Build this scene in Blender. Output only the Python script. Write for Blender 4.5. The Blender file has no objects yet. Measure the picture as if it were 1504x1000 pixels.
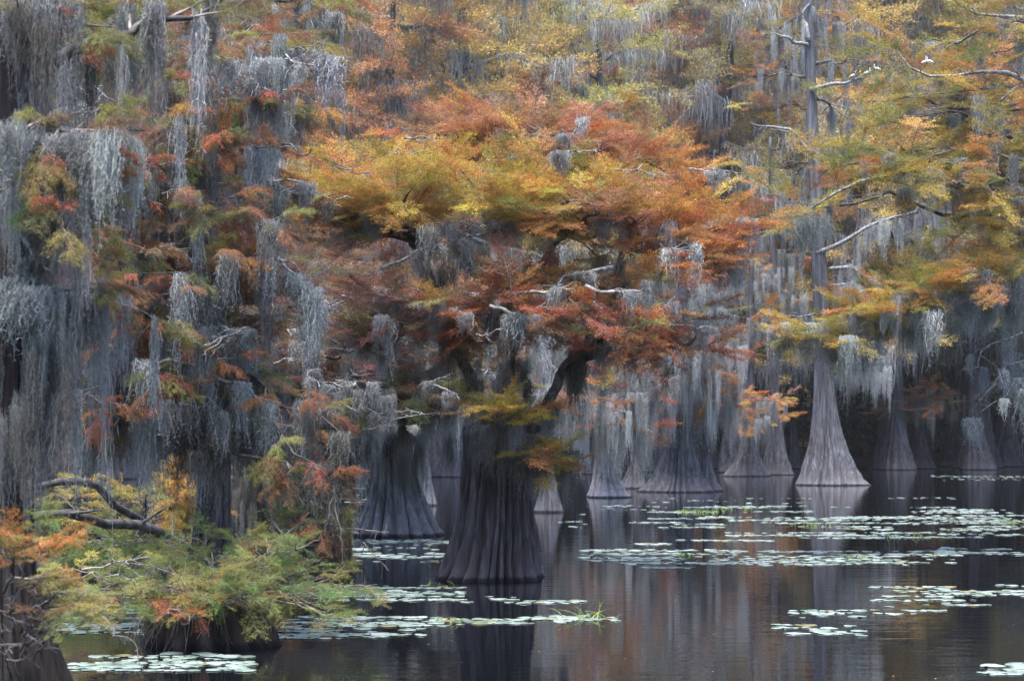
import bpy, math, random
import numpy as np
from mathutils import Vector

# ------------------------------------------------------------------ camera, sky, sun, exposure
sc = bpy.context.scene
C = sc.collection
F, CAM_H, HOR = 2800.0, 2.1, 640.0         # focal length in photo pixels, eye height, horizon row
cam_d = bpy.data.cameras.new('camera')
cam = bpy.data.objects.new('camera', cam_d); C.objects.link(cam)
cam.location = (0, 0, CAM_H); cam.rotation_euler = (math.radians(90), 0, 0)
cam_d.sensor_width = 36.0; cam_d.sensor_fit = 'HORIZONTAL'
cam_d.lens = F / 1504.0 * 36.0
cam_d.shift_y = (HOR - 500.0) / 1504.0
cam_d.clip_end = 3000.0; cam_d.clip_start = 0.2
cam_d.dof.use_dof = True; cam_d.dof.focus_distance = 27.0; cam_d.dof.aperture_fstop = 3.2
sc.camera = cam

SUN_EL, SUN_AZ = 72.0, 14.0
w = bpy.data.worlds.new('World'); sc.world = w; w.use_nodes = True
nt = w.node_tree
bg = nt.nodes['Background']
sky = nt.nodes.new('ShaderNodeTexSky'); sky.sky_type = 'NISHITA'; sky.sun_disc = False
sky.sun_elevation = math.radians(SUN_EL); sky.sun_rotation = math.radians(180 + SUN_AZ)
sky.air_density = 1.0; sky.dust_density = 1.4; sky.ozone_density = 2.0
nt.links.new(sky.outputs[0], bg.inputs[0]); bg.inputs[1].default_value = 0.075
sl = bpy.data.lights.new('sun', 'SUN'); sl.energy = 1.5; sl.angle = math.radians(22); sl.color = (1.0, 0.93, 0.84)
so = bpy.data.objects.new('sun', sl); C.objects.link(so)
so.rotation_euler = (math.radians(90 - SUN_EL), 0, math.radians(-SUN_AZ)); so.location = (0, -20, 40)
sc.view_settings.view_transform = 'Standard'; sc.view_settings.look = 'None'
sc.view_settings.exposure = 2.68; sc.view_settings.gamma = 1.0; sc.view_settings.use_curve_mapping = False
sc.render.engine = 'CYCLES'
sc.cycles.use_denoising = True; sc.cycles.denoising_input_passes = 'RGB_ALBEDO_NORMAL'; sc.cycles.denoising_prefilter = 'NONE'
sc.cycles.use_adaptive_sampling = True; sc.cycles.adaptive_threshold = 0.01
sc.cycles.max_bounces = 4; sc.cycles.diffuse_bounces = 2; sc.cycles.glossy_bounces = 2
sc.cycles.use_light_tree = False; sc.cycles.caustics_reflective = False; sc.cycles.caustics_refractive = False
sc.cycles.transmission_bounces = 4; sc.cycles.volume_bounces = 1; sc.cycles.transparent_max_bounces = 4

R = random.Random(11)
N = np.random.default_rng(7)

def P(px, py, d):
    """a point at real distance d that the photograph shows at (px, py)"""
    return np.array([(px - 752.0) / F * d, d, CAM_H + (HOR - py) / F * d])
def W(px, py):
    """a point on the water surface"""
    d = CAM_H * F / (py - HOR)
    return np.array([(px - 752.0) / F * d, d, 0.0])
def pix(p):
    return 752 + F * p[0] / p[1], HOR - (p[2] - CAM_H) * F / p[1]

# ------------------------------------------------------------------ materials
def nmat(name):
    m = bpy.data.materials.new(name); m.use_nodes = True
    t = m.node_tree; b = t.nodes['Principled BSDF']
    return m, t, b
def nd(t, kind, **kw):
    n = t.nodes.new(kind)
    for k, v in kw.items(): setattr(n, k, v)
    return n
def ramp(t, pts):
    r = nd(t, 'ShaderNodeValToRGB'); e = r.color_ramp.elements
    e[0].position, e[0].color = pts[0][0], (*pts[0][1], 1)
    e[1].position, e[1].color = pts[-1][0], (*pts[-1][1], 1)
    for p, c in pts[1:-1]:
        x = e.new(p); x.color = (*c, 1)
    return r
def noise(t, vec, scale, detail=4, rough=.55):
    n = nd(t, 'ShaderNodeTexNoise'); n.inputs['Scale'].default_value = scale
    n.inputs['Detail'].default_value = detail; n.inputs['Roughness'].default_value = rough
    if vec is not None: t.links.new(vec, n.inputs['Vector'])
    return n
def mapping(t, vec, scale):
    m = nd(t, 'ShaderNodeMapping'); m.inputs['Scale'].default_value = scale
    t.links.new(vec, m.inputs['Vector']); return m.outputs[0]
def mix(t, fac, a, b, mode='MIX'):
    m = nd(t, 'ShaderNodeMix', data_type='RGBA', blend_type=mode)
    for sock, v in ((m.inputs[0], fac), (m.inputs[6], a), (m.inputs[7], b)):
        if hasattr(v, 'links'): t.links.new(v, sock)
        elif isinstance(v, (int, float)): sock.default_value = v
        else: sock.default_value = (*v, 1)
    return m.outputs[2]
def mathn(t, op, a, b=0.0, clamp=False):
    m = nd(t, 'ShaderNodeMath', operation=op); m.use_clamp = clamp
    for sock, v in zip(m.inputs, (a, b)):
        if hasattr(v, 'links'): t.links.new(v, sock)
        else: sock.default_value = v
    return m.outputs[0]

def leaf_material(name, hue=0.035, patch=0.9, trans=0.3, amp=.11):
    """feathery cypress leaves: the clump's own colour, varied leaf by leaf and patch by patch"""
    m, t, b = nmat(name)
    oi = nd(t, 'ShaderNodeObjectInfo'); geo = nd(t, 'ShaderNodeNewGeometry'); tc = nd(t, 'ShaderNodeTexCoord')
    n = noise(t, geo.outputs['Position'], patch, 3)
    h = mathn(t, 'ADD', 0.5, mathn(t, 'MULTIPLY', mathn(t, 'SUBTRACT', geo.outputs['Random Per Island'], 0.5), hue))
    h2 = mathn(t, 'ADD', h, mathn(t, 'MULTIPLY', mathn(t, 'SUBTRACT', n.outputs['Fac'], 0.5), amp))
    v = mathn(t, 'ADD', 0.62, mathn(t, 'MULTIPLY', geo.outputs['Random Per Island'], 0.8))
    hs = nd(t, 'ShaderNodeHueSaturation')
    t.links.new(h2, hs.inputs['Hue']); t.links.new(v, hs.inputs['Value'])
    t.links.new(oi.outputs['Color'], hs.inputs['Color'])
    t.links.new(hs.outputs[0], b.inputs['Base Color'])
    b.inputs['Roughness'].default_value = 0.6; b.inputs['Specular IOR Level'].default_value = 0.25
    tr = nd(t, 'ShaderNodeBsdfTranslucent'); t.links.new(hs.outputs[0], tr.inputs['Color'])
    ms = nd(t, 'ShaderNodeMixShader'); ms.inputs[0].default_value = trans
    t.links.new(b.outputs[0], ms.inputs[1]); t.links.new(tr.outputs[0], ms.inputs[2])
    t.links.new(ms.outputs[0], t.nodes['Material Output'].inputs['Surface'])
    return m
M_LEAF = leaf_material('cypress_leaf', hue=.045, patch=2.6)
M_GRN = leaf_material('sapling_leaf', hue=.04, patch=2.0, amp=.05)
M_FAR = leaf_material('cypress_leaf_far', hue=0.05, patch=0.35, amp=.075)

def bark_material(name, dark, light, red, streak=7.0, zs=0.5, bump=0.6):
    m, t, b = nmat(name)
    tc = nd(t, 'ShaderNodeTexCoord'); geo = nd(t, 'ShaderNodeNewGeometry')
    n1 = noise(t, mapping(t, tc.outputs['Object'], (streak, streak, zs)), 1.0, 6, .62)
    n2 = noise(t, mapping(t, tc.outputs['Object'], (streak * 4, streak * 4, zs * 3)), 1.0, 4)
    n3 = noise(t, tc.outputs['Object'], 1.3, 3)
    c1 = ramp(t, [(0.3, dark), (0.55, tuple(.5 * (a + c) for a, c in zip(dark, light))), (0.75, light)])
    t.links.new(n1.outputs['Fac'], c1.inputs[0])
    r3 = ramp(t, [(0.42, (0, 0, 0)), (0.68, (1, 1, 1))]); t.links.new(n3.outputs['Fac'], r3.inputs[0])
    col = mix(t, mathn(t, 'MULTIPLY', r3.outputs[0], 0.55), c1.outputs[0], red)
    r2 = ramp(t, [(0.35, (.45, .45, .45)), (0.65, (1.15, 1.15, 1.15))]); t.links.new(n2.outputs['Fac'], r2.inputs[0])
    col = mix(t, 1.0, col, r2.outputs[0], 'MULTIPLY')
    # pale high-water stain and the wet black line at the water
    sx = nd(t, 'ShaderNodeSeparateXYZ'); t.links.new(geo.outputs['Position'], sx.inputs[0])
    z = mathn(t, 'ADD', sx.outputs[2], mathn(t, 'MULTIPLY', mathn(t, 'SUBTRACT', n1.outputs['Fac'], .5), .5))
    stain = ramp(t, [(0.0, (0, 0, 0)), (0.06, (1, 1, 1)), (0.32, (.5, .5, .5)), (0.7, (0, 0, 0))]); t.links.new(z, stain.inputs[0])
    col = mix(t, mathn(t, 'MULTIPLY', stain.outputs[0], 0.5), col, tuple(.35 * a + .65 * c for a, c in zip(red, light)))
    wet = ramp(t, [(0.035, (1, 1, 1)), (0.075, (0, 0, 0))])
    t.links.new(mathn(t, 'ADD', sx.outputs[2], mathn(t, 'MULTIPLY', mathn(t, 'SUBTRACT', n1.outputs['Fac'], .5), .05)), wet.inputs[0])
    col = mix(t, mathn(t, 'MULTIPLY', wet.outputs[0], .9), col, (.008, .008, .012))
    t.links.new(col, b.inputs['Base Color'])
    b.inputs['Roughness'].default_value = 0.85; b.inputs['Specular IOR Level'].default_value = 0.2
    bp = nd(t, 'ShaderNodeBump'); bp.inputs['Strength'].default_value = bump; bp.inputs['Distance'].default_value = 0.03
    t.links.new(mathn(t, 'ADD', n1.outputs['Fac'], mathn(t, 'MULTIPLY', n2.outputs['Fac'], .6)), bp.inputs['Height'])
    t.links.new(bp.outputs[0], b.inputs['Normal'])
    return m
M_BARK = bark_material('fluted_bark', (.022, .020, .024), (.16, .15, .165), (.09, .065, .065))
M_BARKD = bark_material('dark_bark', (.018, .016, .020), (.15, .13, .142), (.085, .06, .06))
M_BARKP = bark_material('pale_bark', (.06, .058, .065), (.50, .49, .53), (.30, .24, .25), streak=5, zs=.3)
M_BARKN = bark_material('shaded_dark_bark', (.008, .007, .008), (.055, .048, .05), (.035, .024, .022))  # dark_bark with shade put into its colour, for near trunk and stump
M_BARKG = bark_material('grey_bark', (.035, .035, .042), (.23, .235, .265), (.12, .10, .11), streak=4, zs=.25)
M_BARKF = bark_material('far_bark', (.020, .020, .026), (.155, .158, .185), (.08, .068, .078), streak=4, zs=.25)

def twig_material(name, dark, light, scale=6.0):
    m, t, b = nmat(name)
    tc = nd(t, 'ShaderNodeTexCoord')
    n = noise(t, tc.outputs['Object'], scale, 4, .65)
    c = ramp(t, [(0.38, dark), (0.62, light)]); t.links.new(n.outputs['Fac'], c.inputs[0])
    t.links.new(c.outputs[0], b.inputs['Base Color']); b.inputs['Roughness'].default_value = 0.8
    bp = nd(t, 'ShaderNodeBump'); bp.inputs['Strength'].default_value = .5; bp.inputs['Distance'].default_value = .02
    t.links.new(n.outputs['Fac'], bp.inputs['Height']); t.links.new(bp.outputs[0], b.inputs['Normal'])
    return m
M_LIMB = twig_material('limb_bark', (.025, .022, .025), (.13, .12, .12))
M_PALE = twig_material('lichen_limb', (.07, .066, .066), (.36, .36, .36), 14.0)
M_TWIG = twig_material('twig_bark', (.10, .075, .065), (.32, .28, .26), 5.0)

def moss_material():
    m, t, b = nmat('spanish_moss')
    oi = nd(t, 'ShaderNodeObjectInfo'); geo = nd(t, 'ShaderNodeNewGeometry')
    v = mathn(t, 'ADD', 0.55, mathn(t, 'MULTIPLY', geo.outputs['Random Per Island'], 0.8))
    hs = nd(t, 'ShaderNodeHueSaturation'); t.links.new(v, hs.inputs['Value']); t.links.new(oi.outputs['Color'], hs.inputs['Color'])
    t.links.new(hs.outputs[0], b.inputs['Base Color']); b.inputs['Roughness'].default_value = .9
    b.inputs['Specular IOR Level'].default_value = .1
    tr = nd(t, 'ShaderNodeBsdfTranslucent'); t.links.new(hs.outputs[0], tr.inputs['Color'])
    ms = nd(t, 'ShaderNodeMixShader'); ms.inputs[0].default_value = .3
    t.links.new(b.outputs[0], ms.inputs[1]); t.links.new(tr.outputs[0], ms.inputs[2])
    t.links.new(ms.outputs[0], t.nodes['Material Output'].inputs['Surface'])
    return m
M_MOSS = moss_material()

def pad_material():
    m, t, b = nmat('lily_leaf')
    oi = nd(t, 'ShaderNodeObjectInfo'); tc = nd(t, 'ShaderNodeTexCoord'); geo = nd(t, 'ShaderNodeNewGeometry')
    n = noise(t, geo.outputs['Position'], 3.0, 4)
    n2 = noise(t, geo.outputs['Position'], 0.7, 2)
    c = ramp(t, [(0.3, (.09, .145, .105)), (0.48, (.26, .335, .305)), (0.7, (.43, .49, .485))]); t.links.new(n.outputs['Fac'], c.inputs[0])
    rr = ramp(t, [(0.0, (.55, .62, .5)), (0.4, (1.0, 1.0, 1.0)), (0.88, (1.15, 1.12, 1.12)), (0.94, (.75, .55, .3))]); t.links.new(geo.outputs['Random Per Island'], rr.inputs[0])
    t.links.new(mix(t, 1.0, c.outputs[0], rr.outputs[0], 'MULTIPLY'), b.inputs['Base Color'])
    b.inputs['Roughness'].default_value = .38; b.inputs['Coat Weight'].default_value = .3; b.inputs['Coat Roughness'].default_value = .3
    return m
M_PAD = pad_material()

def water_material():
    m, t, b = nmat('swamp_water')
    geo = nd(t, 'ShaderNodeNewGeometry')
    b.inputs['Base Color'].default_value = (.004, .005, .007, 1)
    b.inputs['Roughness'].default_value = .03; b.inputs['IOR'].default_value = 1.33
    n1 = noise(t, mapping(t, geo.outputs['Position'], (1.2, 4.5, 1)), 1.0, 3, .5)
    n2 = noise(t, mapping(t, geo.outputs['Position'], (.15, .5, 1)), 1.0, 2, .5)
    n3 = noise(t, mapping(t, geo.outputs['Position'], (4, 14, 1)), 1.0, 2, .5)
    hgt = mathn(t, 'ADD', mathn(t, 'MULTIPLY', n1.outputs['Fac'], .5), mathn(t, 'ADD', n2.outputs['Fac'], mathn(t, 'MULTIPLY', n3.outputs['Fac'], .06)))
    bp = nd(t, 'ShaderNodeBump'); bp.inputs['Strength'].default_value = .28; bp.inputs['Distance'].default_value = .02
    t.links.new(hgt, bp.inputs['Height']); t.links.new(bp.outputs[0], b.inputs['Normal'])
    return m
def ground_material():
    m, t, b = nmat('forest_floor')
    geo = nd(t, 'ShaderNodeNewGeometry')
    n = noise(t, geo.outputs['Position'], .8, 6, .65)
    c = ramp(t, [(0.35, (.02, .018, .012)), (0.6, (.06, .045, .028)), (0.75, (.05, .055, .02))]); t.links.new(n.outputs['Fac'], c.inputs[0])
    t.links.new(c.outputs[0], b.inputs['Base Color']); b.inputs['Roughness'].default_value = .95
    return m
def plain_material(name, c1, c2, scale=8, rough=.7):
    m, t, b = nmat(name); tc = nd(t, 'ShaderNodeTexCoord')
    n = noise(t, tc.outputs['Object'], scale, 4)
    r = ramp(t, [(0.35, c1), (0.65, c2)]); t.links.new(n.outputs['Fac'], r.inputs[0])
    t.links.new(r.outputs[0], b.inputs['Base Color']); b.inputs['Roughness'].default_value = rough
    return m
M_GRASS = plain_material('grass_blade', (.10, .18, .04), (.26, .32, .09), 3)
M_BIRD = plain_material('white_feather', (.72, .72, .70), (.82, .82, .80), 12)
M_BEAK = plain_material('beak', (.35, .20, .04), (.45, .26, .06), 9)

# ------------------------------------------------------------------ mesh building
class MB:
    def __init__(s): s.v = []; s.f = []; s.m = []; s.n = 0; s.sm = []
    def add(s, v, f, mat=0, smooth=False):
        v = np.asarray(v, float); f = np.asarray(f, int)
        s.v.append(v); s.f.append(f + s.n); s.m.append(np.full(len(f), mat)); s.sm.append(np.full(len(f), smooth)); s.n += len(v)
    def tube(s, pts, rad, sides=6, mat=0, cap=True):
        pts = np.asarray(pts, float); n = len(pts); rad = np.asarray(rad, float) * np.ones(n)
        d = np.gradient(pts, axis=0); d /= np.linalg.norm(d, axis=1)[:, None] + 1e-9
        ref = np.array([0, 0, 1.0]) if abs(d[:, 2]).mean() < .8 else np.array([1.0, 0, 0])
        a = np.cross(d, ref); a /= np.linalg.norm(a, axis=1)[:, None] + 1e-9
        b = np.cross(d, a)
        th = np.linspace(0, 2 * np.pi, sides, endpoint=False)
        v = pts[:, None] + rad[:, None, None] * (np.cos(th)[None, :, None] * a[:, None] + np.sin(th)[None, :, None] * b[:, None])
        v = v.reshape(-1, 3)
        i = np.arange(n - 1)[:, None] * sides; j = np.arange(sides)[None]; k = (j + 1) % sides
        f = np.stack([i + j, i + k, i + sides + k, i + sides + j], -1).reshape(-1, 4)
        s.add(v, f, mat, True)
        if cap:
            c0 = s.n - len(v)
            s.v.append(pts[[0, -1]]); e = s.n; s.n += 2
            jj = np.arange(sides); kk = (jj + 1) % sides
            f0 = np.stack([np.full(sides, e), c0 + kk, c0 + jj, c0 + jj], -1)
            o = c0 + (n - 1) * sides
            f1 = np.stack([np.full(sides, e + 1), o + jj, o + kk, o + kk], -1)
            s.f += [f0, f1]; s.m += [np.full(sides, mat)] * 2; s.sm += [np.full(sides, True)] * 2
    def kites(s, o, d, up, L, Wd, mat=0, bow=0.0):
        """leaf blades: one quad each from o along d"""
        o = np.asarray(o); d = np.asarray(d); n = len(o)
        d = d / (np.linalg.norm(d, axis=1)[:, None] + 1e-9)
        sd = np.cross(d, up); sd /= np.linalg.norm(sd, axis=1)[:, None] + 1e-9
        L = np.asarray(L).reshape(-1, 1) * np.ones((n, 1)); Wd = np.asarray(Wd).reshape(-1, 1) * np.ones((n, 1))
        a = o; b = o + d * L * .4 + sd * Wd * .5; c = o + d * L; e = o + d * L * .45 - sd * Wd * .5
        if bow: c = c.copy(); c[:, 2] -= bow * L[:, 0]
        v = np.stack([a, b, c, e], 1).reshape(-1, 3)
        s.add(v, np.arange(n * 4).reshape(-1, 4), mat)
    def mesh(s, name, mats):
        v = np.concatenate(s.v); f = np.concatenate(s.f); mi = np.concatenate(s.m); sm = np.concatenate(s.sm)
        me = bpy.data.meshes.new(name)
        tri = f[:, 2] == f[:, 3]
        q = f[~tri]; t3 = f[tri][:, :3]
        lv = np.concatenate([q.ravel(), t3.ravel()])
        cnt = np.concatenate([np.full(len(q), 4), np.full(len(t3), 3)])
        st = np.concatenate([[0], np.cumsum(cnt)[:-1]])
        me.vertices.add(len(v)); me.vertices.foreach_set('co', v.ravel().astype(np.float32))
        me.loops.add(len(lv)); me.loops.foreach_set('vertex_index', lv.astype(np.int32))
        me.polygons.add(len(cnt)); me.polygons.foreach_set('loop_start', st.astype(np.int32)); me.polygons.foreach_set('loop_total', cnt.astype(np.int32))
        me.polygons.foreach_set('material_index', np.concatenate([mi[~tri], mi[tri]]).astype(np.int32))
        me.polygons.foreach_set('use_smooth', np.concatenate([sm[~tri], sm[tri]]))
        for m in mats: me.materials.append(m)
        me.update(calc_edges=True)
        return me

def link(name, data, parent=None, loc=(0, 0, 0)):
    o = bpy.data.objects.new(name, data); C.objects.link(o); o.location = loc
    if parent is not None: o.parent = parent
    return o
def tag(o, label, cat, group=None):
    o['label'] = label; o['category'] = cat
    if group: o['group'] = group
    return o
def thing(name, label, cat, loc, group=None):
    return tag(link(name, None, None, loc), label, cat, group)
def unit(v): v = np.asarray(v, float); return v / (np.linalg.norm(v) + 1e-9)

# ------------------------------------------------------------------ foliage sprays (flat feathery twigs, origin where they leave the branch)
def frond(mb, rng, L=1.0, ntw=16, step=.035, leaf=.10, lw=.017, nl=3, rise=.25, droop=.0, o=None, ax=None, twr=.004, loose=.03):
    o = np.zeros(3) if o is None else np.asarray(o, float); ax = np.array([1., 0, 0]) if ax is None else unit(ax)
    side = unit(np.cross([0, 0, 1], ax)) if abs(ax[2]) < .95 else np.array([0, 1., 0])
    up = np.cross(ax, side)
    k = np.linspace(0, 1, 7)
    def curve(b, d, ln, dr):
        p = b + d * ln * k[:, None]; p = p + rng.normal(0, .018 * ln, (7, 3)) * k[:, None]
        p[:, 2] -= dr * ln * k ** 2
        return p
    stem = curve(o, ax + up * rng.uniform(0, .15), L, droop)
    mb.tube(stem, np.linspace(twr * 1.8, twr * .7, 7), 3, 1, False)
    paths = [stem]
    for i in range(ntw):
        x = .06 + .9 * i / ntw + rng.uniform(0, .05); sgn = 1 if i % 2 else -1
        b = stem[0] + 0; j = min(int(x * 6), 5); b = stem[j] + (stem[j + 1] - stem[j]) * (x * 6 - j)
        an = math.radians(rng.normal(52, 24)) * sgn
        d = unit(ax * math.cos(an) + side * math.sin(an) + up * rng.normal(.08, .3))
        ln = L * (.18 + .42 * (1 - x) ** .8 * rng.uniform(.6, 1.25))
        tw = curve(b, d, ln, droop * 1.2)
        mb.tube(tw[::2], np.linspace(twr, twr * .5, 4), 3, 1, False); paths.append(tw)
    for p in paths:
        seg = np.linalg.norm(np.diff(p, axis=0), axis=1).sum(); n = max(4, int(seg / step))
        tt = np.sort(rng.uniform(.12, 1.0, n)) * 6 * .9999
        j = tt.astype(int); fr = (tt - j)[:, None]
        b = p[j] * (1 - fr) + p[j + 1] * fr; d = p[j + 1] - p[j]; d /= np.linalg.norm(d, axis=1)[:, None] + 1e-9
        sg = np.where(np.arange(n) % 2, 1, -1)[:, None]
        sdv = np.cross(d, up) * sg
        for q in range(nl):
            dd = d * rng.uniform(.2, .9, (n, 1)) + sdv * rng.uniform(-.2, .8, (n, 1)) + rng.normal(0, .38, (n, 3))
            dd[:, 2] += rise * rng.uniform(-.3, 1.3, n) - droop * rng.uniform(.3, 1.5, n)
            mb.kites(b + rng.normal(0, loose, (n, 3)), dd, rng.normal(0, .5, (n, 3)) + up, leaf * rng.uniform(.55, 1.3, n), lw * rng.uniform(.6, 1.3, n), 0)

def make_fronds(prefix, count, seed, mats=None, **kw):
    out = []
    for i in range(count):
        mb = MB(); frond(mb, np.random.default_rng(seed + i), **kw)
        out.append(mb.mesh(prefix, mats or [M_LEAF, M_TWIG]))
    return out
FR_MID = make_fronds('feathery_spray', 6, 10, ntw=18, step=.024, leaf=.07, lw=.0095, nl=4, rise=.5, loose=.035)
FR_NEAR = make_fronds('fine_spray', 4, 30, ntw=18, step=.019, leaf=.066, lw=.0062, nl=6, rise=.05, droop=.42, twr=.004, loose=.03)
FR_SAP = make_fronds('sapling_spray', 4, 50, ntw=14, step=.026, leaf=.085, lw=.0075, nl=4, rise=.25, droop=.2, twr=.004, mats=[M_GRN, M_TWIG], loose=.02)
FR_FAR = make_fronds('broad_spray', 4, 70, L=1.0, ntw=14, step=.045, leaf=.16, lw=.032, nl=3, rise=.35, twr=.006, mats=[M_FAR, M_TWIG])

# ------------------------------------------------------------------ spanish moss (origin at the top, hangs one metre)
def moss_mesh(rng, n, wide, deep, lens, wd=.010, seg=9, curls=3):
    mb = MB(); top = np.stack([rng.uniform(-wide, wide, n), rng.uniform(-deep, deep, n), rng.uniform(-.03, .03, n)], 1)
    clump = rng.normal(0, 1, (max(3, int(wide * 9)), 2)) * [wide, deep]
    ln = lens[0] + (lens[1] - lens[0]) * rng.beta(1.3, 1.9, n)
    key = rng.integers(0, len(clump), n)
    if wide > .3:                    # tails with gaps between and a ragged upper edge
        top[:, 0] = np.clip(clump[key, 0], -1.3 * wide, 1.3 * wide) + rng.normal(0, .07, n); top[:, 2] -= .22 * rng.beta(1, 2, n) * (1 + np.sin(7 * top[:, 0]))
    hang = rng.uniform(.35, 1.0, len(clump)); ln *= hang[key]
    k = np.linspace(0, 1, seg + 1)
    wob = np.cumsum(rng.normal(0, .016, (n, seg + 1, 2)), 1); wob -= wob[:, :1]
    pull = (clump[key] - top[:, :2])[:, None] * (k[None, :, None] ** .7) * .35
    p = np.zeros((n, seg + 1, 3)); p[:, :, :2] = top[:, None, :2] + wob + pull
    p[:, :, 2] = top[:, None, 2] - ln[:, None] * k
    ang = rng.uniform(0, np.pi, n); sd = np.stack([np.cos(ang), np.sin(ang), 0 * ang], 1)
    wv = wd * rng.uniform(.5, 1.5, (n, seg + 1)) * (1 - .8 * k ** 3)
    v = np.stack([p + sd[:, None] * wv[:, :, None] * .5, p - sd[:, None] * wv[:, :, None] * .5], 2).reshape(-1, 3)
    base = np.arange(n)[:, None] * (seg + 1) * 2 + np.arange(seg)[None] * 2
    f = np.stack([base, base + 1, base + 3, base + 2], -1).reshape(-1, 4)
    mb.add(v, f)
    for q in range(curls):           # short curly side hairs
        o = p[:, 1:].reshape(-1, 3); d = rng.normal(0, .8, o.shape); d[:, 2] -= 1.0
        mb.kites(o, d, rng.normal(0, 1, o.shape), rng.uniform(.02, .08, len(o)), rng.uniform(.003, .006, len(o)))
    return mb.mesh('moss', [M_MOSS])
rg = np.random.default_rng(99)
MO_BEARD = [moss_mesh(rg, 85, .15, .10, (.2, 1.0), wd=.008) for i in range(4)]
MO_STRAND = [moss_mesh(rg, 34, .06, .05, (.15, 1.0), wd=.008) for i in range(3)]
MO_CURT = [moss_mesh(rg, 260, .55, .14, (.2, 1.0), wd=.0075) for i in range(4)]
MO_FAR = [moss_mesh(rg, 60, .45, .25, (.25, 1.0), wd=.035, seg=6, curls=1) for i in range(3)]

# ------------------------------------------------------------------ trunks
def trunk_shape(mb, prof, rng, ridges=16, depth=.22, fade=2.0, axis=None, rows=44, per=7, mat=0, bottom=-.5):
    """fluted buttress: prof = [(z, radius)...], axis = [(z, x, y)...] lets the stem wander"""
    zt = prof[-1][0]
    zz = np.concatenate([[bottom], zt * np.linspace(0, 1, rows) ** 1.5])
    pr = np.interp(zz, [p[0] for p in prof], [p[1] for p in prof])
    if axis is None: axis = [(0, 0, 0), (zt, 0, 0)]
    ax = np.interp(zz, [a[0] for a in axis], [a[1] for a in axis]); ay = np.interp(zz, [a[0] for a in axis], [a[2] for a in axis])
    gap = rng.uniform(.55, 1.6, ridges); edges = np.concatenate([[0], np.cumsum(gap)]); edges = edges / edges[-1] * 2 * np.pi
    th = np.concatenate([np.linspace(edges[i], edges[i + 1], per, endpoint=False) for i in range(ridges)])
    ph = np.concatenate([np.linspace(0, 1, per, endpoint=False) for i in range(ridges)])
    amp = np.repeat(rng.uniform(.5, 1.4, ridges), per)
    start = np.repeat(rng.uniform(.7, 1.3, ridges), per)
    ridge = np.sin(np.pi * ph) ** .55
    tw = .12 * np.sin(zz * 1.1 + rng.uniform(0, 6))
    big = 1 + .10 * np.sin(2 * th + rng.uniform(0, 6)) + .08 * np.sin(3 * th + rng.uniform(0, 6)) + .05 * np.sin(5 * th + rng.uniform(0, 6))
    ph1, ph2 = rng.uniform(0, 6.28, 2); low = np.exp(-np.maximum(zz, 0) / (.16 * zt + .6))[:, None]
    big = big[None] * (1 + low * (.15 * np.cos(th - ph1) + .10 * np.cos(2 * th - ph2))[None])
    pr = pr * (1 + .035 * np.sin(zz * rng.uniform(1.2, 2.4) + rng.uniform(0, 6)))
    fl = depth * np.exp(-np.maximum(zz, 0)[:, None] / (fade * start[None])) + .03
    lump = 1 + .022 * np.sin(zz[:, None] * 5 + 3 * np.sin(2 * th[None]) + rng.uniform(0, 6)) + .02 * np.sin(zz[:, None] * 11 + 5 * np.sin(4 * th[None] + 1)) * amp[None]
    foot = 1 + .06 * np.exp(-np.maximum(zz, 0) / .10)[:, None] * amp[None]
    r = pr[:, None] * big * (1 - fl * amp[None] * (1 - ridge[None])) * lump * foot
    wig = .03 * np.sin(zz[:, None] * 2.1 + amp[None] * 9)
    T = th[None] + tw[:, None] + wig
    v = np.stack([ax[:, None] + r * np.cos(T), ay[:, None] + r * np.sin(T), np.repeat(zz[:, None], len(th), 1)], -1)
    n, s = v.shape[:2]
    i = np.arange(n - 1)[:, None] * s; j = np.arange(s)[None]; k = (j + 1) % s
    mb.add(v.reshape(-1, 3), np.stack([i + j, i + k, i + s + k, i + s + j], -1).reshape(-1, 4), mat, True)
    c = mb.n; o = c - s
    mb.v.append(np.array([[ax[-1], ay[-1], zz[-1] - .05]])); mb.n += 1
    jj = np.arange(s); kk = (jj + 1) % s
    mb.f.append(np.stack([np.full(s, c), o + jj, o + kk, o + kk], -1)); mb.m.append(np.full(s, mat)); mb.sm.append(np.full(s, True))

# ------------------------------------------------------------------ limbs
def crooked(rng, pts, n=14, kink=.05):
    pts = np.asarray(pts, float); L = np.concatenate([[0], np.cumsum(np.linalg.norm(np.diff(pts, axis=0), axis=1))])
    t = np.linspace(0, L[-1], n); p = np.stack([np.interp(t, L, pts[:, i]) for i in range(3)], 1)
    j = rng.normal(0, 1, (n, 3)); j = (j + np.roll(j, 1, 0)) * .7; j[0] = 0; j[:, 2] *= .8
    q = p + j * kink * L[-1] * np.minimum(1, np.linspace(0, 2, n))[:, None]
    q[1:-1] = .25 * q[:-2] + .5 * q[1:-1] + .25 * q[2:]
    return q, L[-1]

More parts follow.
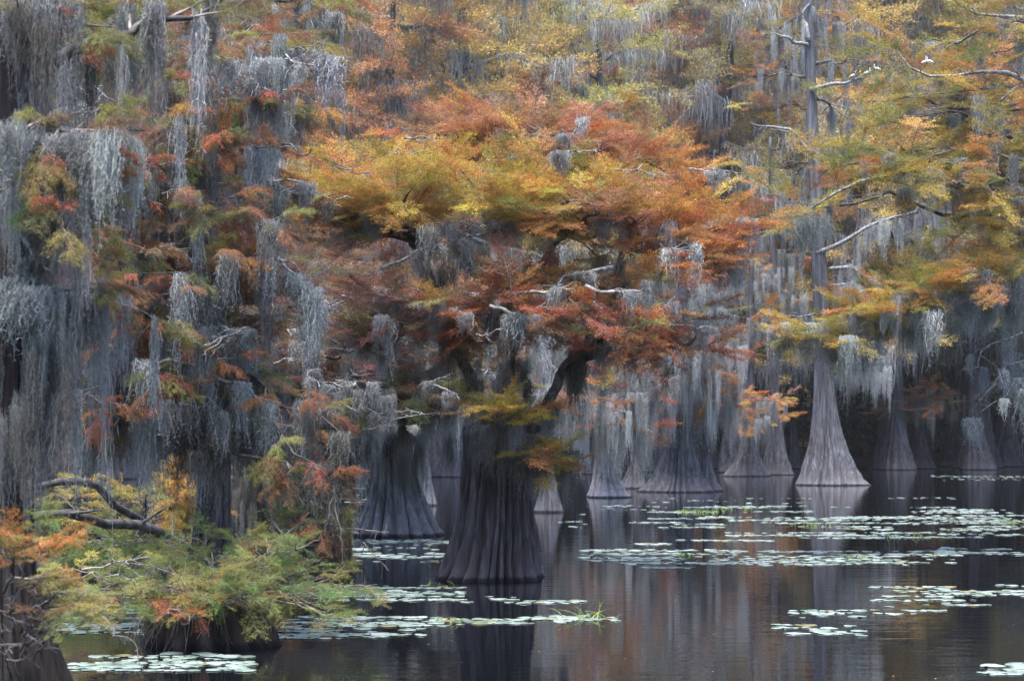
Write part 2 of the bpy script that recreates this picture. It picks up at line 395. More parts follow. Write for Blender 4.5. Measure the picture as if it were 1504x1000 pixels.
def limb_mesh(mb, rng, pts, r0, nsec=7, sec=.9, mat=0, tw_mat=1, kink=.035, flat=.25, start=.25, twigs=3, sides=6, r1=None, rise=.06):
    """a crooked limb with side branches and twigs; returns foliage and moss anchors"""
    p, L = crooked(rng, pts, 16, kink); n = len(p)
    rad = r0 * (1 - np.linspace(0, 1, n)) ** .8 + (r1 if r1 else r0 * .14)
    mb.tube(p, rad, sides, mat)
    leaf, moss = [], []
    for i in range(2, n, 1): moss.append((p[i], unit(p[min(i + 1, n - 1)] - p[i - 1])))
    leaf.append((p[-1], unit(p[-1] - p[-3])))
    for s in range(nsec):
        t = start + (1 - start) * (s + rng.uniform(.1, .9)) / nsec
        j = min(int(t * (n - 1)), n - 2); b = p[j] + (p[j + 1] - p[j]) * (t * (n - 1) - j)
        d = unit(p[j + 1] - p[j]); sd = np.cross(d, [0, 0, 1]); sd = unit(sd) * (1 if s % 2 else -1)
        dd = unit(d * rng.uniform(.4, 1.0) + sd * rng.uniform(.5, 1.1) + np.array([0, 0, rng.normal(rise, flat)]))
        ln = sec * rng.uniform(.55, 1.25) * (1.1 - .35 * t)
        q, _ = crooked(rng, [b, b + dd * ln * .5, b + dd * ln + np.array([0, 0, rng.normal(0, .12) * ln])], 8, .05)
        rb = max(.006, r0 * (1 - t) ** .8 * .45 + .006)
        mb.tube(q, rb * (1 - .8 * np.linspace(0, 1, 8)), 5, mat if rb > .02 else tw_mat)
        for u in (3, 5, 7): leaf.append((q[u], unit(q[u] - q[u - 2] + rng.normal(0, .25, 3) * ln)))
        for u in (2, 4, 6): moss.append((q[u], dd))
        for u in range(twigs):
            j2 = rng.integers(2, 7); e = unit(dd + rng.normal(0, .75, 3)); l2 = ln * rng.uniform(.2, .5)
            z, _ = crooked(rng, [q[j2], q[j2] + e * l2], 5, .06)
            mb.tube(z, np.linspace(max(.004, rb * .35), .003, 5), 3, tw_mat, False)
            if rng.random() < .5: leaf.append((z[-1], e))
    return leaf, moss

# ------------------------------------------------------------------ colours of the leaves (clump by clump)
GOLD = (.50, .35, .08); OLIVE = (.27, .255, .075); ORANGE = (.50, .23, .07); RED = (.38, .115, .06); SALMON = (.48, .25, .15)
RUST = (.32, .13, .065); MAROON = (.20, .085, .075); BROWN = (.26, .155, .095); GREEN = (.15, .235, .07); YGREEN = (.30, .33, .09)
DOLIVE = (.15, .15, .06); YELLOW = (.60, .45, .09); DGREEN = (.03, .055, .03)
MOSSC = (.41, .425, .43); MOSSD = (.20, .19, .175); MOSSL = (.52, .54, .53); MOSSM = (.30, .305, .305)  # MOSSD: moss darkened and browned to carry shade in its colour
def pick(pal, rng, tint=.12):
    ws = np.array([w_ for _, w_ in pal], float); c = pal[rng.choice(len(pal), p=ws / ws.sum())][0]
    k = rng.uniform(.75, 1.2)
    return tuple(min(.9, max(.005, x * k * rng.uniform(1 - tint, 1 + tint))) for x in c)

def put(name, data, parent, loc, rng, direction=None, scale=1.0, color=None, zscale=None, tilt=.15):
    o = bpy.data.objects.new(name, data); C.objects.link(o); o.parent = parent
    o.location = loc
    if direction is not None:
        d = Vector(direction); az = math.atan2(d.y, d.x); el = math.atan2(d.z, math.hypot(d.x, d.y))
        o.rotation_euler = (rng.normal(0, tilt), -el * .7 + rng.normal(0, tilt * .6), az + rng.normal(0, .2))
    else:
        o.rotation_euler = (0, 0, rng.uniform(0, 6.28))
    o.scale = (scale, scale, zscale if zscale else scale)
    if color: o.color = (*color, 1)
    return o

def dress(limb, rng, leaf, moss, base, pal, fr, fs=(.7, 1.1), fp=1.0, mp=.3, ml=(.4, 1.2), mkind=(.6, .25, .15), mpal=((MOSSC, 3), (MOSSM, 1)), fname='foliage_spray', flat=.62, msc=1.0):
    """hang foliage sprays and moss on a limb as its sub-parts; anchors are relative to the tree base"""
    for p, d in leaf:
        if rng.random() > fp: continue
        c = pick(pal(p + base) if callable(pal) else pal, rng)
        sz = rng.uniform(*fs); put(fname, fr[rng.integers(len(fr))], limb, p, rng, d, sz, c, sz * flat)
    for p, d in moss:
        if rng.random() > mp: continue
        k = rng.choice(3, p=mkind); ln = rng.uniform(*ml)
        c = pick(mpal, rng, .03)
        if k == 0: put('moss_beard', MO_BEARD[rng.integers(4)], limb, p, rng, None, rng.uniform(.6, 1.2) * msc, c, ln)
        elif k == 1: put('moss_strand', MO_STRAND[rng.integers(3)], limb, p, rng, None, rng.uniform(.8, 1.4) * msc, c, ln * 1.4)
        else:
            o = put('moss_curtain', MO_CURT[rng.integers(4)], limb, p, rng, None, rng.uniform(.6, 1.0) * msc, c, ln)
            o.rotation_euler = (0, 0, math.atan2(d[1], d[0]))

def tree_limb(tree, base, rng, pts, r0, pal=None, fr=FR_MID, mats=(M_LIMB, M_TWIG), name='limb', nsec=7, sec=.9, leafy=True, limb_kw={}, **dk):
    mb = MB(); pts = [np.asarray(q) - base for q in pts]
    lf, ms = limb_mesh(mb, rng, pts, r0, nsec, sec, **limb_kw)
    o = link(name, mb.mesh(name, list(mats)), tree)
    if leafy: dress(o, rng, lf, ms, base, pal, fr, **dk)
    else: dress(o, rng, [], ms, base, pal, fr, **dk)
    return o

# ================================================================== THE SETTING
def grid(x0, x1, ys, nx, zf):
    xs = np.linspace(x0, x1, nx); X, Y = np.meshgrid(xs, ys); Z = zf(X, Y)
    v = np.stack([X, Y, Z], -1).reshape(-1, 3); n, m = len(ys), nx
    i = np.arange(n - 1)[:, None] * m; j = np.arange(m - 1)[None]
    return v, np.stack([i + j, i + j + 1, i + m + j + 1, i + m + j], -1).reshape(-1, 4)
ys = np.concatenate([np.linspace(-110, 120, 24), np.linspace(122, 200, 40), np.linspace(210, 420, 12)])
def terr(X, Y):
    t = np.maximum(np.clip((Y - 126) / 14, 0, 1), np.maximum(np.clip((-22 - Y) / 10, 0, 1), np.clip((np.abs(X) - 50) / 10, 0, 1))); h = -1.3 + 1.75 * t * t * (3 - 2 * t)
    h += np.clip((Y - 140) / 60, 0, 1) ** 1.2 * 7
    return h + .12 * np.sin(X * .7 + 2 * np.sin(Y * .5)) * t
mb = MB(); v, f = grid(-240, 240, ys, 81, terr); mb.add(v, f, 0, True)
g = link('ground', mb.mesh('ground', [ground_material()])); g['kind'] = 'structure'
mb = MB(); v, f = grid(-240, 240, np.array([-110., 145.]), 2, lambda X, Y: X * 0); mb.add(v, f, 0)
wo = link('water', mb.mesh('water', [water_material()])); wo['kind'] = 'structure'

# ================================================================== MAIN CYPRESS (fluted stout trunk, wide golden crown)
rng = np.random.default_rng(1)
base = W(730, 849)
main = thing('bald_cypress', 'stout cypress with deeply fluted dark base and wide golden orange umbrella crown', 'tree', base)
mb = MB()
trunk_shape(mb, [(0, .80), (.2, .735), (.5, .65), (.9, .565), (1.3, .505), (1.7, .475), (2.35, .45), (2.6, .33)], rng, ridges=23, depth=.30, fade=2.6, rows=60, per=10)
link('trunk', mb.mesh('trunk', [M_BARKD]), main)
d0 = base[1]
stems = {
 'a': [(770, 655, d0), (800, 600, d0), (850, 520, d0 + .3), (905, 420, d0 + .3), (935, 362, d0 + .2)],
 'b': [(740, 660, d0), (752, 540, d0 + .5), (768, 440, d0 + .8), (798, 390, d0 + .6), (828, 338, d0 + .2)],
 'c': [(705, 655, d0 - .1), (690, 560, d0 - .3), (665, 480, d0 - .3), (640, 400, d0 - .2), (618, 355, d0)],
 'd': [(735, 660, d0 + .1), (738, 500, d0 + 1.3), (745, 330, d0 + 1.9), (790, 205, d0 + 2.1)],
}
SP = {}
for k, pts in stems.items():
    q = [P(*a) for a in pts]; SP[k] = q
    mb = MB(); pth, _ = crooked(rng, [a - base for a in q], 18, .02)
    mb.tube(pth, np.linspace(.09 if k == 'a' else .115, .045, 18), 9)
    link('stem', mb.mesh('stem', [M_LIMB]), main)
def main_pal(p):
    x, y = pix(p)
    if y > 590: return [(YELLOW, 3), (ORANGE, 2), (OLIVE, 2)]
    if y < 225: return [(SALMON, 4), (RED, 1), (ORANGE, 3), (BROWN, 1)]
    if y < 330:
        if x < 520: return [(GOLD, 3), (ORANGE, 5), (YELLOW, .6)]
        if x < 860: return [(GOLD, 5), (YELLOW, 1), (OLIVE, 1.8), (ORANGE, 4)]
        if x < 1000: return [(ORANGE, 4), (GOLD, 2), (RED, 2), (SALMON, 1)]
        return [(ORANGE, 4), (RUST, 3), (GOLD, 2)]
    if y < 430:
        if x < 640: return [(RUST, 3), (BROWN, 3), (OLIVE, 2), (ORANGE, 1)]
        if x > 950: return [(ORANGE, 4), (RED, 2), (RUST, 3)]
        return [(RUST, 3), (OLIVE, 2), (ORANGE, 3), (BROWN, 2)]
    if x < 640: return [(BROWN, 3), (MAROON, 3), (RUST, 2), (OLIVE, 1)]
    return [(RED, 4), (RUST, 3), (ORANGE, 2), (BROWN, 1), (OLIVE, .6)]
heads = [
 ('a', 4, [(1000, 325, 27), (1075, 330, 28.4), (1100, 350, 29.2), (965, 285, 29.4), (1045, 300, 30), (1030, 390, 27), (1060, 380, 28.5), (930, 320, 26.6)]),
 ('b', 4, [(760, 300, 26.2), (705, 280, 26.3), (880, 275, 28.2), (920, 260, 29.5), (850, 290, 26), (800, 245, 28), (745, 255, 27.5), (670, 265, 26.6), (880, 305, 26.2)]),
 ('c', 4, [(425, 300, 27.6), (440, 278, 28.6), (465, 285, 27), (445, 292, 28), (505, 270, 27), (475, 300, 29.3), (560, 255, 28.6), (600, 285, 26.2), (545, 315, 26.8), (635, 245, 28.6), (530, 250, 29.8), (590, 240, 29.6)]),
 ('d', 3, [(600, 205, 31), (690, 180, 31.3), (790, 170, 31.4), (870, 185, 31), (930, 225, 30.8), (1020, 262, 30.6), (740, 200, 30), (840, 215, 29.6), (660, 215, 30.4)]),
 ('a', 2, [(960, 462, 26.5), (1045, 495, 27.3), (1000, 470, 29), (935, 480, 26)]),
 ('b', 2, [(705, 455, 26), (830, 445, 25.9), (765, 425, 25.7), (885, 440, 26.2), (800, 480, 26.2)]),
 ('c', 2, [(560, 432, 26.8), (600, 470, 26.4), (525, 478, 27.4), (640, 445, 26.2)]),
]
for k, j, tg in heads:
    for t in tg:
        a = SP[k][j] + rng.normal(0, .05, 3); e = P(*t); m = a * .5 + e * .5; m[2] -= .05 * np.linalg.norm(e - a) * rng.uniform(-.5, 1.4)
        tree_limb(main, base, rng, [a, m, e], rng.uniform(.05, .075), main_pal, nsec=6, sec=.6, fs=(.42, .78), fp=.92 if t[1] < 330 else .66,
                  mp=.015 if t[1] < 310 else .12, ml=(.3, .9), mpal=((MOSSC, 2), (MOSSM, 2)))
for a, e in (((712, 655, 27.5), (725, 607, 26.7)), ((748, 650, 27.5), (755, 612, 26.6)), ((775, 668, 27.7), (825, 672, 26.9))):
    tree_limb(main, base, rng, [P(*a), P(*e)], .03, main_pal, nsec=4, sec=.5, fs=(.4, .6), fp=.8, mp=.25, ml=(.4, .9), mpal=((MOSSD, 2), (MOSSM, 1)), limb_kw=dict(start=.5))
# bare lichen-pale dead branches
for pts in ([(760, 430, 26), (800, 428, 25.8), (850, 418, 25.6)], [(860, 420, 26), (900, 432, 25.8), (960, 425, 25.5)], [(720, 450, 26), (770, 462, 25.7), (800, 445, 25.5)],
            [(838, 260, 28.5), (833, 215, 28.4), (858, 165, 28.3)], [(560, 395, 26.5), (600, 375, 26.3), (650, 350, 26.2)], [(900, 392, 26.6), (850, 405, 26.4), (800, 420, 26.2)]):
    tree_limb(main, base, rng, [P(*q) for q in pts], .03, None, mats=(M_PALE, M_PALE), name='dead_branch', nsec=4, sec=.35, leafy=False, mp=.1, ml=(.3, .7))
for i in range(26):
    x = rng.uniform(520, 1080); y = rng.uniform(200, 520); d = rng.uniform(25.6, 27.5); sx = rng.choice([-1, 1]); an = rng.normal(0, .6)
    pts = [(x, y, d + .7), (x + sx * 25, y + 10 * an, d + .2), (x + sx * 60, y + 30 * an - 6, d)]
    tree_limb(main, base, rng, [P(*q) for q in pts], .014, None, mats=(M_PALE, M_PALE), name='dead_branch', nsec=5, sec=.3, leafy=False, mp=.04, ml=(.3, .7), limb_kw=dict(twigs=4, r1=.003))
# moss hanging from the fork over the trunk
mb = MB(); lf, ms = limb_mesh(mb, rng, [P(690, 640, 27.4) - base, P(735, 628, 27.2) - base, P(800, 645, 27.3) - base], .05, 5, .5)
o = link('limb', mb.mesh('limb', [M_LIMB, M_TWIG]), main); dress(o, rng, [], ms, base, None, None, mp=.75, ml=(.5, 1.2), mpal=((MOSSD, 3), (MOSSM, 1)))
for i in range(70):
    a = SP['abc'[i % 3]][R.choice([1, 2, 3])] - base + rng.normal(0, .12, 3)
    put('moss_strand', MO_STRAND[i % 3], main, a, rng, None, 1.2, pick(((MOSSM, 2), (MOSSD, 2)), rng, .03), rng.uniform(.6, 1.5))
# ================================================================== helper for the other hero cypresses
def path_on(axis, base, z):
    return base + np.array([np.interp(z, [a[0] for a in axis], [a[1] for a in axis]), np.interp(z, [a[0] for a in axis], [a[2] for a in axis]), z])
def cypress(label, base, prof, axis, seed, mat=M_BARK, ridges=16, depth=.22, fade=1.5, rows=46, per=7, group=None):
    rng = np.random.default_rng(seed)
    t = thing('bald_cypress', label, 'tree', base, group)
    mb = MB(); trunk_shape(mb, prof, rng, ridges, depth, fade, axis, rows, per)
    link('trunk', mb.mesh('trunk', [mat]), t)
    return t, rng
def limbs_to(t, base, axis, rng, targets, pal, r0=.05, dz=(-.3, .6), **kw):
    for q in targets:
        e = P(*q); z = max(.8, e[2] + rng.uniform(*dz)); z = min(z, axis[-1][0] - .05)
        a = path_on(axis, base, z); m = a * .5 + e * .5; m[2] += np.linalg.norm(e - a) * rng.uniform(-.05, .12)
        tree_limb(t, base, rng, [a, m, e], r0 * rng.uniform(.8, 1.3), pal, **kw)

# ------------------------------------------------------------------ left: near dark cypress at the frame edge
base = W(12, 1075)
axis = [(0, 0, 0), (1.2, -.03, 0), (3, .02, .1), (5.5, -.06, .2), (9.5, 0, .3)]
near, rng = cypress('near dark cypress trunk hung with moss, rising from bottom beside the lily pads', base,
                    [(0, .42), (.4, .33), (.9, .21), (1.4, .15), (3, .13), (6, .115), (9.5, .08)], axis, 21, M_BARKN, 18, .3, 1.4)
left_pal = lambda p: [(RUST, 3), (OLIVE, 4), (BROWN, 2), (DOLIVE, 2), (RED, 1), (GREEN, .2)]
for pts, r in (([(22, 118, 13.8), (60, 105, 13.6), (115, 76, 13.5), (172, 58, 13.5), (225, 30, 13.6), (330, 14, 13.8)], .055),
               ([(20, 178, 13.7), (75, 174, 13.3), (105, 194, 13.2), (140, 200, 13.2)], .04),
               ([(20, 292, 13.7), (66, 284, 13.2), (92, 305, 13.0)], .035),
               ([(20, 60, 13.8), (45, 30, 13.6), (55, -30, 13.7)], .05),
               ([(16, 440, 13.7), (90, 424, 14.4), (165, 436, 14.8)], .035),
               ([(10, 20, 13.9), (90, 30, 14.2), (160, 60, 14.4)], .04)):
    tree_limb(near, base, rng, [P(*q) for q in pts], r, left_pal, FR_NEAR, flat=.95, nsec=6, sec=.45, fs=(.24, .42), fp=.6, mp=.32, ml=(.5, 1.4), mkind=(.3, .5, .2), msc=.6,
              mpal=((MOSSC, 2), (MOSSM, 2), (MOSSD, 1)))
for pts in ([(30, 345, 13.5), (50, 380, 13.3), (74, 405, 13.2)], [(18, 240, 13.5), (38, 205, 13.3), (33, 185, 13.2)], [(10, 430, 13.6), (30, 415, 13.4), (40, 400, 13.3)]):
    tree_limb(near, base, rng, [P(*q) for q in pts], .018, None, mats=(M_PALE, M_PALE), name='dead_branch', nsec=3, sec=.2, leafy=False, mp=.2, ml=(.3, .8))
for i in range(15):
    z = rng.uniform(2.2, 4.8); a = path_on(axis, base, z) - base + np.array([rng.uniform(-.12, .3), -.16 + rng.uniform(-.1, .1), 0])
    put('moss_curtain', MO_CURT[i % 4], near, a, rng, None, rng.uniform(.3, .55), pick(((MOSSD, 2), (MOSSM, 1)), rng, .03), rng.uniform(.6, 1.4))
# twiggy shoots round its foot, with a little yellowing foliage
foot_pal = [(ORANGE, 2), (OLIVE, 3), (YGREEN, 2), (GOLD, 2)]
for pts in ([(20, 880, 13.0), (40, 830, 12.7), (60, 808, 12.6)], [(5, 870, 13.0), (20, 840, 12.8), (15, 805, 12.6)], [(55, 900, 13.2), (80, 870, 12.9), (110, 880, 12.8)],
            [(60, 930, 13.2), (90, 890, 12.9), (125, 895, 12.8)]):
    tree_limb(near, base, rng, [P(*q) for q in pts], .012, foot_pal, FR_SAP, name='shoot', nsec=4, sec=.25, fs=(.2, .36), fp=.8, mp=0)
for i in range(13):
    x = rng.uniform(5, 95); y = rng.uniform(880, 985)
    pts = [(x * .5 + 12, y + 30, 13.2), (x, y, 12.9), (x + rng.uniform(-50, 45), y - rng.uniform(-25, 45), 12.7)]
    tree_limb(near, base, rng, [P(*q) for q in pts], .010, None, mats=(M_TWIG, M_TWIG), name='dead_branch', nsec=3, sec=.22, leafy=False, mp=0)

# ------------------------------------------------------------------ left: moss-laden cypress behind the islet
base = W(312, 884)
axis = [(0, 0, 0), (2, .05, 0), (4, -.08, .1), (6, .04, .1), (9, 0, .2)]
mossy, rng = cypress('mossy cypress with rust and olive drooping sprays behind the green islet', base,
                     [(0, .42), (.5, .32), (1.2, .24), (3, .19), (6, .13), (9, .06)], axis, 22, M_BARKD, 14, .25, 1.2)
def mossy_pal(p):
    x, y = pix(p)
    if y < 130: return [(OLIVE, 4), (BROWN, 4), (RUST, 2), (DOLIVE, 1)]
    if x > 340 and y > 530: return [(RUST, 4), (OLIVE, 3), (BROWN, 2.5), (ORANGE, .7)]
    if y > 560: return [(ORANGE, 1), (RUST, 3), (BROWN, 2), (OLIVE, 2)]
    return [(RUST, 4), (RED, 2), (OLIVE, 3.4), (MAROON, 2), (DOLIVE, 2), (ORANGE, .9), (GREEN, .25), (BROWN, 2)]
tg = [(110, 120, 22), (190, 175, 21), (270, 150, 22), (365, 105, 22), (425, 115, 24), (180, 250, 21), (255, 235, 20.5), (345, 215, 22),
      (140, 320, 21), (215, 330, 20.3), (295, 325, 20), (355, 345, 21), (55, 425, 21), (160, 415, 20), (225, 430, 19.8), (335, 420, 21),
       (60, 540, 21.5), (120, 200, 23), (450, 160, 23.5), (230, 60, 23), (330, 40, 23), (430, 60, 24), (140, 20, 23.5), (260, -5, 24), (490, 20, 25), (400, -10, 25)]
limbs_to(mossy, base, axis, rng, tg, mossy_pal, .04, dz=(-.2, .5), fr=FR_NEAR, flat=.95, nsec=5, sec=.65, fs=(.3, .55), fp=.85, mp=.17, ml=(.6, 1.5), mkind=(.25, .5, .25), msc=.8,
         mpal=((MOSSC, 3), (MOSSL, 1.5), (MOSSM, 2), (MOSSD, .5)))
limbs_to(mossy, base, axis, rng, [(100, 500, 21), (195, 520, 21), (300, 470, 20.5), (420, 480, 22), (250, 545, 21.5), (40, 560, 22), (130, 590, 22.5)], mossy_pal, .03, dz=(0, .7), fr=FR_NEAR, flat=.95, nsec=4, sec=.55,
         fs=(.35, .6), fp=.7, mp=.21, ml=(.6, 1.6), mkind=(.25, .5, .25), msc=.8, mpal=((MOSSC, 2), (MOSSM, 3), (MOSSD, 2)))
limbs_to(mossy, base, axis, rng, [(90, 330, 19.5), (150, 290, 19.2), (200, 250, 19), (250, 300, 19), (300, 290, 19.2), (340, 370, 19.5), (180, 370, 19), (270, 400, 19), (330, 330, 19.4), (60, 260, 19.6), (230, 200, 19.2),
    (120, 450, 19.4), (50, 420, 19.8), (250, 460, 19.2), (300, 200, 19.5), (380, 160, 20), (300, 90, 19.8), (200, 100, 19.5), (100, 80, 19.5), (400, 60, 20.5), (330, 140, 19.8), (60, 485, 19.2), (110, 560, 19.2), (170, 600, 19.5), (40, 610, 19.4), (220, 560, 19.4), (150, 510, 19), (300, 520, 19.6), (90, 640, 19.8)],
    mossy_pal, .022, dz=(-.2, .4), fr=FR_NEAR, flat=.95, nsec=5, sec=.45, fs=(.22, .42), fp=.8, mp=.06, ml=(.5, 1.5), msc=.8, limb_kw=dict(start=.6))
for pts, pr in (([(300, 540, 23.5), (345, 570, 21.5), (400, 620, 20.2), (465, 690, 19.6)], .8), ([(300, 500, 23.5), (360, 555, 21), (420, 575, 20), (470, 640, 19.8)], .6), ([(310, 560, 23.5), (330, 600, 21), (375, 690, 20), (450, 740, 19.7)], .7)):
    tree_limb(mossy, base, rng, [P(*q) for q in pts], .04, mossy_pal, FR_NEAR, flat=.95, nsec=9, sec=.42, fs=(.22, .42), fp=min(1, pr + .2), mp=.3, ml=(.5, 1.3), mpal=((MOSSD, 3), (MOSSM, 1)))
for pts in ([(225, 625, 22.5), (195, 590, 21.5), (140, 572, 21), (88, 578, 20.8)], [(150, 575, 21), (115, 580, 20.8), (84, 610, 20.6)], [(130, 575, 21), (140, 605, 20.8), (150, 625, 20.7)],
            [(205, 575, 22), (170, 550, 21.3), (148, 530, 21)], [(325, 500, 21.5), (290, 475, 20.8), (262, 440, 20.5)], [(375, 365, 21), (410, 385, 20.8), (450, 420, 20.6)],
            [(300, 548, 20.6), (345, 562, 20.3), (405, 592, 20.1)], [(395, 130, 22.4), (375, 110, 22.2), (355, 92, 22.1)], [(400, 128, 22.4), (412, 108, 22.2), (430, 105, 22.1)],
            [(120, 30, 20.8), (60, 25, 20.5), (10, 45, 20.2)], [(330, 470, 20.8), (300, 455, 20.5), (285, 500, 20.3)]):
    tree_limb(mossy, base, rng, [P(*q) for q in pts], .028, None, mats=(M_PALE, M_PALE), name='dead_branch', nsec=4, sec=.3, leafy=False, mp=.18, ml=(.4, 1.2))

for i in range(60):
    x = rng.uniform(40, 440); y = rng.uniform(60, 660); d = rng.uniform(19.4, 21.5); sx = rng.choice([-1, 1]); an = rng.normal(0, .6)
    pts = [(x, y, d + .7), (x + sx * 30, y + 10 * an, d + .2), (x + sx * 70, y + 40 * an + 12, d)]
    tree_limb(mossy, base, rng, [P(*q) for q in pts], .014, None, mats=(M_PALE, M_PALE), name='dead_branch', nsec=5, sec=.28, leafy=False, mp=.06, ml=(.3, .9), limb_kw=dict(twigs=4, r1=.003))

# ------------------------------------------------------------------ left: cypress of dull maroon sprays over a veiled buttress
base = W(577, 785)
axis = [(0, 0, 0), (3, -.05, 0), (5, .1, .1), (7.5, .1, 0)]
veil, rng = cypress('grey cypress buttress veiled by hanging moss under dull maroon branches', base,
                    [(0, .95), (.3, .84), (.7, .69), (1.2, .55), (1.8, .44), (2.6, .36), (4, .28), (6, .18), (7.5, .1)], axis, 23, M_BARKG, 22, .24, 1.6)
veil_pal = lambda p: [(MAROON, 4), (BROWN, 4), (RUST, 2), (OLIVE, 1.6), (DOLIVE, 1)]
tg = [(395, 450, 38), (440, 505, 37), (500, 440, 37), (560, 455, 36.5), (625, 480, 37), (685, 520, 38), (700, 565, 39), (470, 560, 37.5), (400, 525, 38), (640, 565, 38), (560, 530, 36.5),
      (520, 500, 36.5), (430, 420, 39), (480, 390, 39), (600, 420, 38), (560, 590, 37.5), (660, 600, 39.5), (510, 610, 38.5), (380, 500, 40), (450, 330, 40.5), (500, 300, 41), (420, 260, 41.5), (540, 380, 41)]
limbs_to(veil, base, axis, rng, tg, veil_pal, .055, dz=(-.5, .4), nsec=6, sec=1.0, fs=(.55, .9), fp=.5, mp=.16, ml=(.5, 1.5), mpal=((MOSSC, 2), (MOSSM, 2)), limb_kw=dict(twigs=4))
for i in range(34):
    x = rng.uniform(380, 700); y = rng.uniform(420, 620); d = rng.uniform(35.2, 36.5); an = rng.uniform(-.9, .9)
    pts = [(x, y, d + .8), (x + rng.choice([-1, 1]) * 25, y + 12 * an, d + .2), (x + rng.choice([-1, 1]) * 55, y + 30 * an + 10, d)]
    tree_limb(veil, base, rng, [P(*q) for q in pts], .020, None, mats=(M_PALE, M_PALE), name='dead_branch', nsec=4, sec=.4, leafy=False, mp=.05, ml=(.3, .7))
for i in range(46):
    z = rng.uniform(1.4, 4.2); r = np.interp(z, [0, 1.2, 2.6, 4], [.86, .54, .4, .4]) + .1; an = rng.uniform(-2.9, -.2)
    a = np.array([r * math.cos(an) * 1.2, r * math.sin(an), z])
    put('moss_curtain' if i % 2 else 'moss_strand', (MO_CURT if i % 2 else MO_STRAND)[i % 3], veil, a, rng, None, rng.uniform(.4, .8) if i % 2 else 1.4, pick(((MOSSC, 2), (MOSSM, 3), (MOSSD, 1)), rng, .03), rng.uniform(.8, 1.6))

# ------------------------------------------------------------------ right: tree outside the frame whose pale limbs reach in
base = np.array([(1690 - 752) / F * 36, 36.0, 0])
axis = [(0, 0, 0), (5, .1, 0), (12, 0, .2)]
rt, rng = cypress('big cypress reaching long pale limbs with gold foliage and moss fringe over the water', base,
                  [(0, 1.2), (.6, .95), (1.5, .65), (3, .45), (6, .36), (12, .2)], axis, 24, M_BARK)
rp = lambda p: [(GOLD, 4), (OLIVE, 4), (ORANGE, 2), (YGREEN, 1)]
for pts, r, pale, fp, mp in (
   ([(1690, 340, 36), (1504, 272, 35), (1430, 256, 34.5), (1340, 238, 34), (1260, 248, 34), (1185, 285, 34)], .11, 1, .5, .12),
   ([(1690, 340, 36), (1504, 250, 35.6), (1430, 232, 35.4), (1400, 228, 35.2)], .07, 1, .4, .15),
   ([(1690, 180, 36), (1504, 122, 35), (1400, 105, 34.5), (1312, 92, 34)], .07, 1, .3, .1),
   ([(1690, 90, 36), (1504, 134, 35), (1412, 160, 34.6)], .06, 1, .3, .1),
   ([(1690, 150, 36), (1504, 35, 35), (1440, 8, 34.6), (1390, -12, 34.4)], .07, 1, .4, .1),
   ([(1690, 440, 36), (1504, 430, 35), (1420, 438, 34.2), (1312, 468, 33.5), (1235, 498, 33.2), (1180, 496, 33)], .075, 1, .0, .5),
   ([(1690, 470, 36), (1504, 385, 34.6), (1430, 410, 34), (1390, 425, 33.8)], .06, 1, .6, .3),
   ([(1690, 460, 36), (1504, 500, 34.5), (1425, 544, 33.6)], .04, 1, .0, .28),
   ([(1690, 500, 36), (1504, 525, 34.5), (1455, 575, 33.8), (1440, 612, 33.6)], .035, 1, .0, .28),
   ([(1690, 520, 36), (1504, 560, 34.2), (1460, 575, 33.6), (1445, 600, 33.4)], .035, 1, .0, .28)):
    tree_limb(rt, base, rng, [P(*q) for q in pts], r, rp, mats=(M_PALE, M_PALE), nsec=10, sec=.75, fs=(.6, 1.0), fp=fp, mp=mp, ml=(.4, 1.1), mkind=(.5, .3, .2) if r > .055 else (.75, .25, 0), mpal=((MOSSC, 2), (MOSSL, 2)))
# foliage lying on top of the long low limb
for q in ((1180, 492), (1210, 482), (1240, 470), (1270, 462), (1300, 448), (1340, 432), (1370, 418), (1410, 405), (1450, 395), (1490, 385), (1330, 455), (1260, 490)):
    a = P(q[0] + 30, q[1] + 18, 33.6); e = P(q[0] - 18, q[1], 33.0 + rng.uniform(-.6, .6))
    tree_limb(rt, base, rng, [a, e], .02, [(GOLD, 4), (OLIVE, 2), (ORANGE, 2)], nsec=4, sec=.32, fs=(.42, .7), fp=.72, mp=.15, ml=(.4, 1.0), mpal=((MOSSC, 2), (MOSSL, 1)))
fr_l = [P(*q) for q in ((1504, 430, 35), (1420, 438, 34.2), (1312, 468, 33.5), (1235, 498, 33.2))]
lo = [o for o in rt.children if o.name.startswith('limb')][5]
for i in range(44):                                  # the continuous moss fringe under the long low limb
    u = rng.uniform(0, 2.99); a = fr_l[int(u)] * (1 - u % 1) + fr_l[int(u) + 1] * (u % 1) - base + rng.normal(0, .05, 3)
    put('moss_beard', MO_BEARD[i % 4], lo, a, rng, None, rng.uniform(.7, 1.2), pick(((MOSSC, 2), (MOSSL, 2)), rng, .03), rng.uniform(.35, 1.15))
tg = [(1300, 180, 35), (1400, 200, 35), (1450, 70, 34.5), (1260, 150, 36.5), (1160, 290, 34.5), (1215, 262, 34), (1290, 225, 33.6), (1380, 290, 35), (1450, 320, 34), (1480, 200, 33.5), (1340, 130, 36),
      (1490, 290, 33.5), (1430, 350, 35), (1480, 30, 34), (1350, 60, 37), (1240, 215, 35.5), (1500, 160, 33.6), (1420, 250, 33.4)]
limbs_to(rt, base, axis, rng, tg, rp, .05, dz=(-.4, .6), nsec=6, sec=1.1, fs=(.6, 1.0), fp=.34, mp=.10, ml=(.5, 1.2), limb_kw=dict(start=.62))

